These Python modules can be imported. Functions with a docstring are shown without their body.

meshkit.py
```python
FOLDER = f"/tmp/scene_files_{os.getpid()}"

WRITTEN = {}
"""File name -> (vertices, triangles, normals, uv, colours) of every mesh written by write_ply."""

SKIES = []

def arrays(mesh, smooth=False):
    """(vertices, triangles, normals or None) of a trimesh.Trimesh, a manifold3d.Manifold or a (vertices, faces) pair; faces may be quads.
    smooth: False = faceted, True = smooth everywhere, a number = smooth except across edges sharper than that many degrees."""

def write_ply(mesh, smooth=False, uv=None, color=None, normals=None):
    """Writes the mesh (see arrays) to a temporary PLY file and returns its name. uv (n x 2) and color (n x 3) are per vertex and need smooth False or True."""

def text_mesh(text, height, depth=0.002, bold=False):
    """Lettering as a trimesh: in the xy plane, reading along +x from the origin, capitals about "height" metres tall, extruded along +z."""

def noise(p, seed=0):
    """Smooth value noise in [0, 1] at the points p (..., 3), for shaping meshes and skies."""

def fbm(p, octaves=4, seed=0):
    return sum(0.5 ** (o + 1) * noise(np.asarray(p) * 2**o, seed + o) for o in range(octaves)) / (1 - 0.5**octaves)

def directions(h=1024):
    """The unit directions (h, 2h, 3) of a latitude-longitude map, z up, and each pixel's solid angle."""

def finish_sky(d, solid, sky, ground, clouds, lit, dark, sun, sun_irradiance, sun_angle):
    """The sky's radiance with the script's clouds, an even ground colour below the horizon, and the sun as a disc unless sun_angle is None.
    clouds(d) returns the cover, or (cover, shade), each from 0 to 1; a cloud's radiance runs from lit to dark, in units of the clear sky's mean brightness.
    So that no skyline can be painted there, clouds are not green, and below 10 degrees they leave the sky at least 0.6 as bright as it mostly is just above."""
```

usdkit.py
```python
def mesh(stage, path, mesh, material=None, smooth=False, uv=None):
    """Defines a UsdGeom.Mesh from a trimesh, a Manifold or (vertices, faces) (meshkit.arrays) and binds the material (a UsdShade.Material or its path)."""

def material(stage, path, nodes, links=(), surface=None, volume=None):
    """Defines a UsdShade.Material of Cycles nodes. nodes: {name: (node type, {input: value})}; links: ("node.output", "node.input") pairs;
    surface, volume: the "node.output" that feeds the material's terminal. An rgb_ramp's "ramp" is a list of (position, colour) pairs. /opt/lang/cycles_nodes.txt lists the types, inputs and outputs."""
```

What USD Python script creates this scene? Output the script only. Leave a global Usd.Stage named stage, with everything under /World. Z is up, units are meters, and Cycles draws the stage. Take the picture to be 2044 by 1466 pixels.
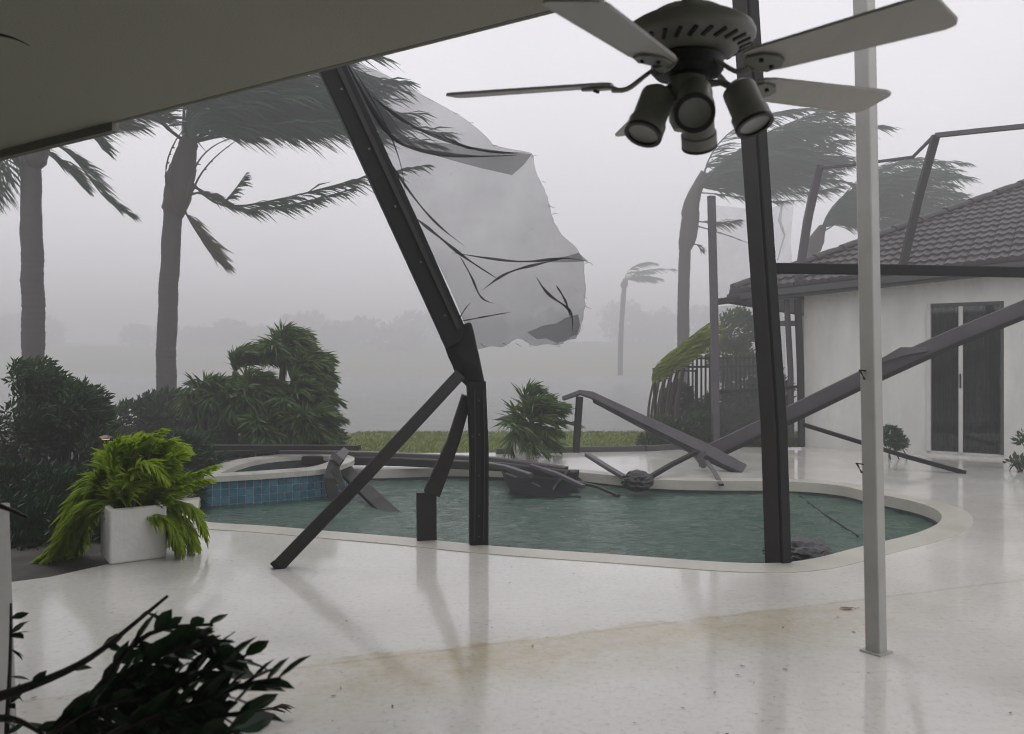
import math, random
import numpy as np
import trimesh
import manifold3d as m3
import shapely
from shapely.geometry import Polygon, Point, box as sbox
from shapely import affinity
from pxr import Usd, UsdGeom, UsdLux, UsdShade, Gf, Sdf, Vt
import usdkit, meshkit

stage = Usd.Stage.CreateInMemory()
UsdGeom.SetStageUpAxis(stage, "Z")
UsdGeom.SetStageMetersPerUnit(stage, 1.0)
UsdGeom.Xform.Define(stage, "/World")
UsdGeom.Scope.Define(stage, "/World/Looks")
rng = np.random.default_rng(7)
PI = math.pi

# ------------------------------------------------------------------ camera, sky, sun, exposure
EYE = 1.3
FPX, CX, HY = 1604.0, 1022.0, 725.0        # focal length, centre column and horizon row of the 2044 x 1466 photograph
cam = UsdGeom.Camera.Define(stage, "/World/camera")
cam.AddTranslateOp().Set(Gf.Vec3d(0, 0, EYE))
cam.AddRotateXYZOp().Set(Gf.Vec3f(90, 0, 0))
cam.CreateHorizontalApertureAttr(36.0)
cam.CreateFocalLengthAttr(36.0 * FPX / 2044)
cam.CreateVerticalApertureOffsetAttr(-8 * 36.0 / 2044)
cam.CreateFStopAttr(4.5)
cam.CreateFocusDistanceAttr(6.5)
cam.CreateClippingRangeAttr(Gf.Vec2f(0.05, 5000))
cam.CreateExposureAttr(0.0)

SUN_EL, SUN_AZ = math.radians(50), math.radians(-35)
SKY_STRENGTH = 0.126
GREY_LOW, GREY_HIGH = (7.6, 7.45, 7.8), (9.4, 9.2, 9.7)
dome = UsdLux.DomeLight.Define(stage, "/World/sky")
dome.GetPrim().SetCustomDataByKey("kind", "structure")
dome_mat = usdkit.material(stage, "/World/Looks/storm_sky", {
    "sky": ("sky_texture", {"sky_type": "single_scattering", "sun_disc": False, "sun_elevation": SUN_EL, "sun_rotation": SUN_AZ}),
    "tc": ("texture_coordinate", {}),
    "n": ("noise_texture", {"scale": 2.2, "detail": 4, "roughness": 0.5, "distortion": 0.3}),
    "r": ("rgb_ramp", {"ramp": [(0.25, GREY_LOW), (0.75, GREY_HIGH)]}),
    "m": ("mix_color", {"fac": 0.985}),
    "b": ("background_shader", {"strength": SKY_STRENGTH})},
    [("tc.generated", "n.vector"), ("n.fac", "r.fac"), ("sky.color", "m.a"), ("r.color", "m.b"), ("m.result", "b.color")], surface="b.background")
UsdShade.MaterialBindingAPI.Apply(dome.GetPrim()).Bind(dome_mat)
sun = UsdLux.DistantLight.Define(stage, "/World/sun")
sun.CreateIntensityAttr(0.16)
sun.CreateAngleAttr(25.0)
sun.CreateColorAttr(Gf.Vec3f(1.0, 0.97, 0.93))
sun.GetPrim().CreateAttribute("inputs:normalize", Sdf.ValueTypeNames.Bool).Set(True)
sun.AddRotateXYZOp().Set(Gf.Vec3f(math.degrees(PI / 2 - SUN_EL), 0, math.degrees(PI - SUN_AZ)))

# ------------------------------------------------------------------ helpers
def at(px, py, y):
    """The point at depth y (metres) seen at a pixel of the photograph."""
    return np.array([(px - CX) / FPX * y, y, EYE - (py - HY) / FPX * y])

def gr(px, py, z=0.0):
    y = (EYE - z) * FPX / (py - HY)
    return np.array([(px - CX) / FPX * y, y, z])

counts = {}
def numbered(parent, name):
    k = counts.get((parent, name), -1) + 1
    counts[(parent, name)] = k
    return f"{parent}/{name}" if k == 0 else f"{parent}/{name}_{k:03d}"

def keys(prim, label=None, cat=None, group=None, kind=None):
    for k, v in (("label", label), ("category", cat), ("group", group), ("kind", kind)):
        if v:
            prim.SetCustomDataByKey(k, v)

BASE = {}
def thing(name, label, cat, loc=(0, 0, 0), group=None):
    p = numbered("/World", name)
    x = UsdGeom.Xform.Define(stage, p)
    x.AddTranslateOp().Set(Gf.Vec3d(*map(float, loc)))
    keys(x.GetPrim(), label, cat, group)
    BASE[p] = np.asarray(loc, float)
    return p

def part(parent, name, mesh, mat, smooth=False, label=None, kind=None):
    """A mesh (world coordinates) as a part of a thing, or of a part of one."""
    p = numbered(parent, name)
    root = "/".join(parent.split("/")[:3])
    v, f = (mesh.vertices, mesh.faces) if hasattr(mesh, "vertices") else mesh
    g = usdkit.mesh(stage, p, (np.asarray(v, float) - BASE.get(root, np.zeros(3)), np.asarray(f)), mat, smooth)
    keys(g.GetPrim(), label, kind=kind)
    return p

def single(name, mesh, mat, label=None, cat=None, group=None, kind=None, smooth=False):
    p = numbered("/World", name)
    g = usdkit.mesh(stage, p, mesh, mat, smooth)
    keys(g.GetPrim(), label, cat, group, kind)
    BASE[p] = np.zeros(3)
    return p

def unit(a):
    a = np.asarray(a, float)
    return a / (np.linalg.norm(a, axis=-1, keepdims=True) + 1e-12)

def cat(ms):
    vs, fs, n = [], [], 0
    for m in ms:
        v, f = (m.vertices, m.faces) if hasattr(m, "vertices") else m
        v, f = np.asarray(v, float), np.asarray(f)
        if f.shape[1] == 4:
            f = np.vstack([f[:, [0, 1, 2]], f[:, [0, 2, 3]]])
        vs.append(v); fs.append(f + n); n += len(v)
    return np.vstack(vs), np.vstack(fs)

def sweep(points, w, h, up=(0, 0, 1), chamfer=0.12, twist=None):
    """A chamfered rectangular bar along a polyline, mitred at its bends. w across, h along up; scalars or one per point."""
    p = np.asarray(points, float)
    n = len(p)
    w, h = np.broadcast_to(w, n).astype(float), np.broadcast_to(h, n).astype(float)
    seg = unit(np.diff(p, axis=0))
    t = np.vstack([seg[:1], unit(seg[:-1] + seg[1:]) if n > 2 else np.zeros((0, 3)), seg[-1:]])
    rings = []
    for i in range(n):
        a = unit(np.cross(t[i], up)); b = np.cross(a, t[i])
        if twist is not None:
            c, s = math.cos(twist[i]), math.sin(twist[i])
            a, b = a * c + b * s, b * c - a * s
        k = chamfer * min(w[i], h[i])
        x, z = w[i] / 2, h[i] / 2
        sh = [(x, z - k), (x - k, z), (-x + k, z), (-x, z - k), (-x, -z + k), (-x + k, -z), (x - k, -z), (x, -z + k)]
        rings.append([p[i] + a * u + b * v for u, v in sh])
    v = np.array(rings).reshape(-1, 3)
    f = []
    for i in range(n - 1):
        for j in range(8):
            a, b = i * 8 + j, i * 8 + (j + 1) % 8
            f += [(a, b, b + 8), (a, b + 8, a + 8)]
    for j in range(1, 7):
        f += [(0, j + 1, j), ((n - 1) * 8, (n - 1) * 8 + j, (n - 1) * 8 + j + 1)]
    f = np.array(f)[:, ::-1]
    return v, f

def tube(points, r, sides=8, cap=True, flat=1.0):
    p = np.asarray(points, float)
    n = len(p)
    r = np.broadcast_to(r, n).astype(float)
    t = unit(np.gradient(p, axis=0))
    ref = np.array([0, 0, 1.0]) if abs(t[:, 2]).mean() < 0.85 else np.array([1.0, 0, 0])
    a = unit(np.cross(t, ref)); b = np.cross(a, t)
    ang = np.arange(sides) * 2 * PI / sides
    v = p[:, None] + r[:, None, None] * (np.cos(ang)[None, :, None] * a[:, None] + flat * np.sin(ang)[None, :, None] * b[:, None])
    i, j = np.meshgrid(np.arange(n - 1), np.arange(sides), indexing="ij")
    q = np.stack([i * sides + j, (i + 1) * sides + j, (i + 1) * sides + (j + 1) % sides, i * sides + (j + 1) % sides], -1).reshape(-1, 4)
    f = np.vstack([q[:, [0, 1, 2]], q[:, [0, 2, 3]]])
    v = v.reshape(-1, 3)
    if cap:
        v = np.vstack([v, p[0], p[-1]])
        k = np.arange(sides)
        f = np.vstack([f, np.stack([np.full(sides, n * sides), k, (k + 1) % sides], 1),
                       np.stack([np.full(sides, n * sides + 1), (n - 1) * sides + (k + 1) % sides, (n - 1) * sides + k], 1)])
    return v, f

def spline(pts, n=40, closed=False):
    from scipy.interpolate import CubicSpline
    p = np.asarray(pts, float)
    if closed:
        p = np.vstack([p, p[:1]])
    d = np.r_[0, np.cumsum(np.linalg.norm(np.diff(p, axis=0), axis=1) ** 0.6)]
    cs = CubicSpline(d / d[-1], p, bc_type="periodic" if closed else "natural")
    return cs(np.linspace(0, 1, n, endpoint=not closed))

def box_at(c, size, rz=0.0, rot=None):
    b = trimesh.creation.box(size)
    k = min(size) * 0.06
    if rot is not None:
        b.apply_transform(rot)
    b.apply_transform(trimesh.transformations.rotation_matrix(rz, [0, 0, 1]))
    b.apply_translation(c)
    return b

def revolve(profile, sections=32):
    return trimesh.creation.revolve(np.asarray(profile, float), sections=sections)

def frame_to(mesh, origin, zdir, xref=(1, 0, 0)):
    z = unit(zdir); x = unit(np.asarray(xref, float) - z * np.dot(xref, z)); y = np.cross(z, x)
    m = np.eye(4); m[:3, 0], m[:3, 1], m[:3, 2], m[:3, 3] = x, y, z, origin
    mesh = mesh.copy(); mesh.apply_transform(m)
    return mesh

def big(g):
    return max(g.geoms, key=lambda q: q.area) if hasattr(g, "geoms") else g

def poly_slab(poly, z0, z1):
    if hasattr(poly, "geoms"):
        return trimesh.util.concatenate([poly_slab(g, z0, z1) for g in poly.geoms])
    m = trimesh.creation.extrude_polygon(poly, z1 - z0, engine="earcut")
    m.apply_translation([0, 0, z0])
    return m

# ------------------------------------------------------------------ materials
LOOK = "/World/Looks/"
def mat(name, color, rough=0.5, var=0.15, scale=6.0, bump=0.0, bump_scale=60.0, metallic=0.0, spec=0.5, coat=0.0, coat_rough=0.1, island=0.0, color2=None, stretch=(1, 1, 1)):
    c = np.array(color, float)
    c2 = np.array(color2, float) if color2 is not None else np.clip(c * (1 + var), 0, 1)
    c1 = c * (1 - var)
    nodes = {"tc": ("texture_coordinate", {}), "mp": ("mapping", {"scale": stretch}),
             "n": ("noise_texture", {"scale": scale, "detail": 5, "roughness": 0.6}),
             "r": ("rgb_ramp", {"ramp": [(0.3, c1), (0.7, c2)]}),
             "rr": ("map_range", {"from_min": 0.3, "from_max": 0.7, "to_min": rough * 0.8, "to_max": min(1, rough * 1.2)}),
             "p": ("principled_bsdf", {"metallic": metallic, "specular_ior_level": spec, "coat_weight": coat, "coat_roughness": coat_rough})}
    links = [("tc.object", "mp.vector"), ("mp.vector", "n.vector"), ("n.fac", "r.fac"), ("n.fac", "rr.value"), ("rr.result", "p.roughness")]
    last = "r.color"
    if island:
        nodes["g"] = ("object_info", {})
        nodes["h"] = ("hsv", {})
        nodes["hv"] = ("map_range", {"from_min": 0, "from_max": 1, "to_min": 1 - island, "to_max": 1 + island})
        links += [("g.random", "hv.value"), ("hv.result", "h.value"), ("r.color", "h.color")]
        last = "h.color"
    links.append((last, "p.base_color"))
    if bump:
        nodes["n2"] = ("noise_texture", {"scale": bump_scale, "detail": 4, "roughness": 0.6})
        nodes["b"] = ("bump", {"strength": bump, "distance": 0.01})
        links += [("mp.vector", "n2.vector"), ("n2.fac", "b.height"), ("b.normal", "p.normal")]
    return usdkit.material(stage, LOOK + name, nodes, links, surface="p.BSDF")

def leaf_mat(name, color, color2, translucent=0.3, rough=0.4, spec=0.4):
    return usdkit.material(stage, LOOK + name, {
        "g": ("geometry", {}), "tc": ("texture_coordinate", {}),
        "n": ("noise_texture", {"scale": 1.7, "detail": 2}),
        "a": ("math", {"math_type": "multiply_add", "value2": 0.55, "value3": -0.05}),
        "a2": ("math", {"math_type": "multiply_add", "value2": 0.5}),
        "r": ("rgb_ramp", {"ramp": [(0.1, color), (0.8, color2)]}),
        "p": ("principled_bsdf", {"roughness": rough, "specular_ior_level": spec}),
        "t": ("translucent_bsdf", {}),
        "m": ("mix_closure", {"fac": translucent})},
        [("tc.object", "n.vector"), ("g.random_per_island", "a.value1"), ("n.fac", "a2.value1"), ("a.value", "a2.value3"), ("a2.value", "r.fac"),
         ("r.color", "p.base_color"), ("r.color", "t.color"), ("p.BSDF", "m.closure1"), ("t.BSDF", "m.closure2")], surface="m.closure")

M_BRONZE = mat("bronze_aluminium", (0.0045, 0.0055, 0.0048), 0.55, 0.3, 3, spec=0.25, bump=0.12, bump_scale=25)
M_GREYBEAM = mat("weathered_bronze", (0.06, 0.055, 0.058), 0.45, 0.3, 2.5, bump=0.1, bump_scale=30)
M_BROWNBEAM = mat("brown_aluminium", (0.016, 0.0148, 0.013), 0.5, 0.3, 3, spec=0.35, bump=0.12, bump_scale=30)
M_WHITEPOST = mat("white_aluminium", (0.36, 0.355, 0.33), 0.4, 0.12, 4, bump=0.05, bump_scale=30)
M_FAN = mat("fan_paint", (0.22, 0.225, 0.2), 0.4, 0.08, 8)
M_BLADE = mat("fan_blade_laminate", (0.46, 0.45, 0.43), 0.45, 0.08, 5, stretch=(6, 1, 1))
M_FANDARK = mat("fan_vent_black", (0.012, 0.012, 0.012), 0.5, 0.2)
M_LENS = mat("lamp_reflector", (0.22, 0.23, 0.22), 0.2, 0.2, spec=0.7)
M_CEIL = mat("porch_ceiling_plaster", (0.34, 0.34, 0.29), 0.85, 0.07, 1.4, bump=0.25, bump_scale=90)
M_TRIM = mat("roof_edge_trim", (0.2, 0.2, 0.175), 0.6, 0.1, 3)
M_STUCCO = mat("white_stucco", (0.62, 0.615, 0.575), 0.8, 0.11, 2.2, bump=0.35, bump_scale=60, stretch=(1.6, 1.6, 0.35))
M_FASCIA = mat("dark_fascia", (0.045, 0.045, 0.045), 0.45, 0.2, 3)
M_TILE = mat("roof_tile_concrete", (0.026, 0.021, 0.020), 0.5, 0.25, 5, bump=0.2, bump_scale=40, island=0.28)
M_UNDER = mat("roof_underlay", (0.02, 0.018, 0.017), 0.8, 0.2)
M_FRAME = mat("door_frame_white", (0.55, 0.54, 0.52), 0.4, 0.06, 4)
M_CURTAIN = mat("dark_curtain", (0.055, 0.06, 0.058), 0.8, 0.2, 5, stretch=(8, 8, 0.5))
M_DARKROOM = mat("unlit_room", (0.02, 0.022, 0.022), 0.9, 0.2)
M_SOIL = mat("garden_soil", (0.028, 0.026, 0.018), 0.8, 0.4, 4, bump=0.6, bump_scale=25)
M_LAWN = mat("lawn_turf", (0.14, 0.16, 0.04), 0.85, 0.3, 1.2, bump=0.6, bump_scale=60)
M_COPING = mat("pool_coping", (0.43, 0.415, 0.355), 0.5, 0.12, 2.5, bump=0.3, bump_scale=80, coat=0.5, coat_rough=0.25)
M_SPARIM = mat("spa_coping", (0.45, 0.44, 0.39), 0.4, 0.2, 5, bump=0.3, bump_scale=50, coat=0.5, coat_rough=0.2)
M_POOLWALL = mat("pool_tile_band", (0.035, 0.05, 0.05), 0.3, 0.3, 10)
M_POOLBASE = mat("pool_plaster", (0.10, 0.2, 0.19), 0.6, 0.2, 3)
M_GROUT = mat("tile_grout", (0.5, 0.55, 0.55), 0.7, 0.1)
M_BLUETILE = mat("blue_glazed_tile", (0.035, 0.12, 0.165), 0.12, 0.35, 9, spec=0.6, island=0.3)
M_PLANTER = mat("planter_paint", (0.72, 0.715, 0.69), 0.55, 0.1, 3, bump=0.3, bump_scale=25)
M_TRUNK = mat("palm_trunk_bark", (0.05, 0.046, 0.042), 0.75, 0.3, 6, bump=0.6, bump_scale=20, stretch=(1, 1, 3))
M_BOOT = mat("palm_frond_boots", (0.05, 0.04, 0.03), 0.8, 0.4, 5, bump=0.6, bump_scale=18, stretch=(4, 4, 1))
M_STEM = mat("woody_stem", (0.05, 0.04, 0.028), 0.7, 0.3, 8)
M_DARKSTEM = mat("dark_wet_stem", (0.02, 0.018, 0.013), 0.4, 0.3, 8)
M_TIMBER = mat("edging_timber", (0.06, 0.058, 0.055), 0.6, 0.3, 4)
M_IRON = mat("fence_black_iron", (0.015, 0.015, 0.015), 0.4, 0.2)
M_RUBBLE = mat("crumpled_metal", (0.035, 0.034, 0.034), 0.4, 0.4, 6, bump=0.5, bump_scale=25)
M_LITTER = mat("dead_leaf", (0.11, 0.08, 0.045), 0.6, 0.4, 20)
M_BROWNLEAF = mat("brown_leaf", (0.16, 0.075, 0.04), 0.6, 0.3, 20)

L_PALM = leaf_mat("palm_leaflets", (0.010, 0.040, 0.016), (0.035, 0.095, 0.034), 0.25)
L_DRY = leaf_mat("dry_frond", (0.05, 0.042, 0.022), (0.10, 0.085, 0.05), 0.2)
L_CYCAD = leaf_mat("cycad_leaflets", (0.045, 0.09, 0.022), (0.17, 0.24, 0.05), 0.3)
L_BRIGHT = leaf_mat("lime_palm_leaflets", (0.22, 0.34, 0.01), (0.52, 0.58, 0.04), 0.55)
L_SHRUB = leaf_mat("shrub_leaves", (0.025, 0.052, 0.018), (0.08, 0.135, 0.045), 0.25)
L_DARK = leaf_mat("shade_leaves", (0.010, 0.028, 0.010), (0.038, 0.08, 0.026), 0.2, 0.3)
L_LIME = leaf_mat("yellow_green_leaves", (0.20, 0.26, 0.03), (0.42, 0.48, 0.08), 0.4)
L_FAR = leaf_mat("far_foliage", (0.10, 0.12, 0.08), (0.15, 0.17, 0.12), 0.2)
L_GRASS = leaf_mat("grass_blades", (0.10, 0.15, 0.015), (0.3, 0.34, 0.05), 0.3)

# wet deck: pale textured concrete, a rust stain along a joint, film of water
S0, S1 = gr(560, 1338), gr(2044, 1158)
sdx, sdy = unit((S1 - S0)[:2])
M_DECK = usdkit.material(stage, LOOK + "wet_deck", {
    "g": ("geometry", {}), "sep": ("separate_xyz", {}),
    "n1": ("noise_texture", {"scale": 0.55, "detail": 5, "roughness": 0.6}),
    "n2": ("noise_texture", {"scale": 30, "detail": 6, "roughness": 0.75}),
    "n3": ("noise_texture", {"scale": 1.3, "detail": 4, "roughness": 0.65, "distortion": 0.6}),
    "n4": ("noise_texture", {"scale": 6, "detail": 5, "roughness": 0.7}),
    "base": ("rgb_ramp", {"ramp": [(0.3, (0.50, 0.49, 0.445)), (0.7, (0.67, 0.66, 0.615))]}),
    "speck": ("rgb_ramp", {"ramp": [(0.30, (0.45, 0.43, 0.38)), (0.42, (0.9, 0.89, 0.87)), (0.55, (1, 1, 1))]}),
    "mul": ("mix_color", {"blend_type": "multiply", "fac": 0.8}),
    # signed distance from the joint and position along it
    "dist": ("vector_math", {"math_type": "dot_product", "vector2": (-sdy, sdx, 0)}),
    "dist0": ("math", {"math_type": "subtract", "value2": float(-sdy * S0[0] + sdx * S0[1])}),
    "wob": ("math", {"math_type": "multiply_add", "value2": 0.5, "value3": -0.25}),
    "dist1": ("math", {"math_type": "add"}),
    "band": ("rgb_ramp", {"ramp": [(0.0, (0, 0, 0)), (0.12, (0.2, 0.2, 0.2)), (0.5, (0.8, 0.8, 0.8)), (0.78, (0.9, 0.9, 0.9)), (0.82, (0.25, 0.25, 0.25)), (1.0, (0, 0, 0))]}),
    "bandr": ("map_range", {"from_min": -0.62, "from_max": 0.18, "to_min": 0, "to_max": 1, "clamp": True}),
    "along": ("vector_math", {"math_type": "dot_product", "vector2": (sdx, sdy, 0)}),
    "alongr": ("map_range", {"from_min": -1.6, "from_max": 4.2, "to_min": 0, "to_max": 1, "clamp": True}),
    "aramp": ("rgb_ramp", {"ramp": [(0.0, (0.1,) * 3), (0.25, (0.45,) * 3), (0.42, (1.0,) * 3), (0.68, (1.0,) * 3), (0.85, (0.3,) * 3), (1, (0.08,) * 3)]}),
    "st": ("math", {"math_type": "multiply"}), "st2": ("math", {"math_type": "multiply"}), "pat": ("map_range", {"from_min": 0.3, "from_max": 0.62, "to_min": 0.45, "to_max": 1.0, "clamp": True}),
    "stain": ("mix_color", {"blend_type": "multiply", "b": (0.62, 0.52, 0.29)}),
    # thin joint line
    "jabs": ("math", {"math_type": "absolute"}), "jr": ("map_range", {"from_min": 0.004, "from_max": 0.02, "to_min": 0.55, "to_max": 0.0, "clamp": True}),
    "jp": ("math", {"math_type": "multiply"}),
    "joint": ("mix_color", {"blend_type": "multiply", "b": (0.45, 0.36, 0.26)}),
    "rr": ("map_range", {"from_min": 0.3, "from_max": 0.7, "to_min": 0.3, "to_max": 0.5}),
    "cr": ("map_range", {"from_min": 0.35, "from_max": 0.65, "to_min": 0.045, "to_max": 0.18, "clamp": True}),
    "b": ("bump", {"strength": 0.35, "distance": 0.008}),
    "b2": ("bump", {"strength": 0.10, "distance": 0.006}),
    "p": ("principled_bsdf", {"specular_ior_level": 0.5, "coat_weight": 1.0, "coat_roughness": 0.13, "coat_ior": 1.4})},
    [("g.position", "n1.vector"), ("g.position", "n2.vector"), ("g.position", "n3.vector"), ("g.position", "n4.vector"),
     ("n1.fac", "base.fac"), ("n2.fac", "speck.fac"), ("base.color", "mul.a"), ("speck.color", "mul.b"),
     ("g.position", "dist.vector1"), ("dist.value", "dist0.value1"), ("n3.fac", "wob.value1"), ("dist0.value", "dist1.value1"), ("wob.value", "dist1.value2"),
     ("dist1.value", "bandr.value"), ("bandr.result", "band.fac"), ("g.position", "along.vector1"), ("along.value", "alongr.value"), ("alongr.result", "aramp.fac"),
     ("band.color", "st.value1"), ("aramp.color", "st.value2"), ("n4.fac", "pat.value"), ("st.value", "st2.value1"), ("pat.result", "st2.value2"),
     ("st2.value", "stain.fac"), ("mul.result", "stain.a"), ("dist0.value", "jabs.value1"), ("jabs.value", "jr.value"), ("jr.result", "jp.value1"), ("n4.fac", "jp.value2"), ("jp.value", "joint.fac"), ("stain.result", "joint.a"),
     ("joint.result", "p.base_color"), ("n1.fac", "rr.value"), ("rr.result", "p.roughness"),
     ("n3.fac", "cr.value"), ("cr.result", "p.coat_roughness"), ("n2.fac", "b.height"), ("b.normal", "p.normal"), ("n4.fac", "b2.height"), ("b2.normal", "p.coat_normal")], surface="p.BSDF")

def water_mat(name, color, color2, s1, s2, d1, d2, rough, strength=1.0, stretch=(1, 1, 1)):
    return usdkit.material(stage, LOOK + name, {
        "g": ("geometry", {}), "mp": ("mapping", {"scale": stretch}),
        "n1": ("noise_texture", {"scale": s1, "detail": 3, "roughness": 0.55, "distortion": 0.5}),
        "n2": ("noise_texture", {"scale": s2, "detail": 3, "roughness": 0.6, "distortion": 0.3}),
        "n3": ("noise_texture", {"scale": 0.7, "detail": 3}),
        "r": ("rgb_ramp", {"ramp": [(0.3, color), (0.7, color2)]}),
        "b1": ("bump", {"strength": strength, "distance": d1}), "b2": ("bump", {"strength": strength, "distance": d2}),
        "p": ("principled_bsdf", {"roughness": rough, "ior": 1.33, "specular_ior_level": 0.5})},
        [("g.position", "mp.vector"), ("mp.vector", "n1.vector"), ("mp.vector", "n2.vector"), ("g.position", "n3.vector"), ("n3.fac", "r.fac"), ("r.color", "p.base_color"),
         ("n1.fac", "b1.height"), ("n2.fac", "b2.height"), ("b1.normal", "b2.normal"), ("b2.normal", "p.normal")], surface="p.BSDF")
M_WATER = water_mat("pool_water", (0.018, 0.044, 0.031), (0.030, 0.062, 0.046), 7.0, 30.0, 0.03, 0.012, 0.08, stretch=(0.8, 1.7, 1))
M_LAKE = water_mat("lake_water", (0.07, 0.075, 0.065), (0.10, 0.105, 0.09), 0.8, 4.0, 0.15, 0.04, 0.25)

def fabric(name, lo, hi, color):
    return usdkit.material(stage, LOOK + name, {
        "tc": ("texture_coordinate", {}), "n": ("noise_texture", {"scale": 1.6, "detail": 3, "roughness": 0.55}),
        "mr": ("map_range", {"from_min": 0.3, "from_max": 0.7, "to_min": lo, "to_max": hi, "clamp": True}),
        "d": ("diffuse_bsdf", {"color": color}), "l": ("translucent_bsdf", {"color": color}), "dl": ("mix_closure", {"fac": 0.5}),
        "t": ("transparent_bsdf", {}), "m": ("mix_closure", {})},
        [("tc.object", "n.vector"), ("n.fac", "mr.value"), ("mr.result", "m.fac"), ("d.BSDF", "dl.closure1"), ("l.BSDF", "dl.closure2"), ("t.BSDF", "m.closure1"), ("dl.closure", "m.closure2")], surface="m.closure")
M_SCREEN = fabric("insect_screen", 0.41, 0.56, (0.075, 0.075, 0.077))
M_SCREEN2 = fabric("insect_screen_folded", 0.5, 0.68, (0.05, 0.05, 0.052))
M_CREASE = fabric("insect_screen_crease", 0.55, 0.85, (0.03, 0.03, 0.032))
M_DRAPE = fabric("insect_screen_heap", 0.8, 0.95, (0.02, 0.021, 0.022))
M_CAGESCREEN = fabric("cage_screen_panel", 0.16, 0.3, (0.10, 0.10, 0.10))
M_GLASS = usdkit.material(stage, LOOK + "door_glass", {
    "f": ("fresnel", {"IOR": 1.5}), "t": ("transparent_bsdf", {"color": (0.8, 0.85, 0.84)}), "g": ("glossy_bsdf", {"roughness": 0.03, "color": (0.9, 0.9, 0.9)}), "m": ("mix_closure", {})},
    [("f.fac", "m.fac"), ("t.BSDF", "m.closure1"), ("g.BSDF", "m.closure2")], surface="m.closure")
M_AMBER = usdkit.material(stage, LOOK + "amber_lamp_glow", {"e": ("emission", {"color": (1.0, 0.42, 0.1), "strength": 1.1})}, [], surface="e.emission")

# ------------------------------------------------------------------ ground, lake, far bank
pool_px = [(408, 1042), (500, 1049), (650, 1061), (830, 1076), (970, 1090), (1250, 1110), (1400, 1121), (1530, 1126), (1620, 1117), (1720, 1092), (1810, 1071), (1866, 1050), (1880, 1034),
           (1862, 1015), (1800, 997), (1735, 984), (1685, 972), (1620, 965), (1540, 962), (1400, 961), (1290, 957), (1190, 947), (1100, 940), (1000, 937), (900, 935), (790, 938), (720, 938), (640, 932), (520, 944), (430, 962), (398, 1000), (394, 1026)]
pool_pts = np.array([gr(*p)[:2] for p in pool_px])
POOL = Polygon(spline(pool_pts, 160, closed=True)).buffer(0)
COPING_OUT = POOL.buffer(0.23)
deck_px = [(-60, 1172), (0, 1165), (100, 1152), (190, 1132), (320, 1103), (392, 1062), (380, 1000), (395, 960), (440, 920), (520, 904), (620, 900), (760, 905), (985, 904), (1150, 903), (1300, 901), (1420, 893), (1600, 893)]
deck_pts = [gr(*p)[:2] for p in deck_px]
D_AX = np.array([0.8125, -0.583]); N_AX = np.array([-0.583, -0.8125])       # along the house wall; out of it, towards the pool
W0 = np.array([4.51, 12.41])                                                # the wall's far corner
deck_pts += [W0 + D_AX * 0 + N_AX * -0.02, W0 + D_AX * 9 + N_AX * -0.02, (16, -4), (-8, -4), (-8, 2.0), (-3.4, 3.6)]
DECK = Polygon(deck_pts).buffer(0)
single("deck", poly_slab(DECK.difference(COPING_OUT.buffer(-0.001)), -0.12, 0.0), M_DECK, "wet pale concrete pool deck with a rust coloured stain along a joint", kind="structure")
ground_flat = sbox(-60, -9, 60, 15.2).difference(COPING_OUT.buffer(-0.02))
single("ground", poly_slab(ground_flat, -0.5, -0.06), M_SOIL, "dark wet garden soil around the deck", kind="structure")
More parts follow.
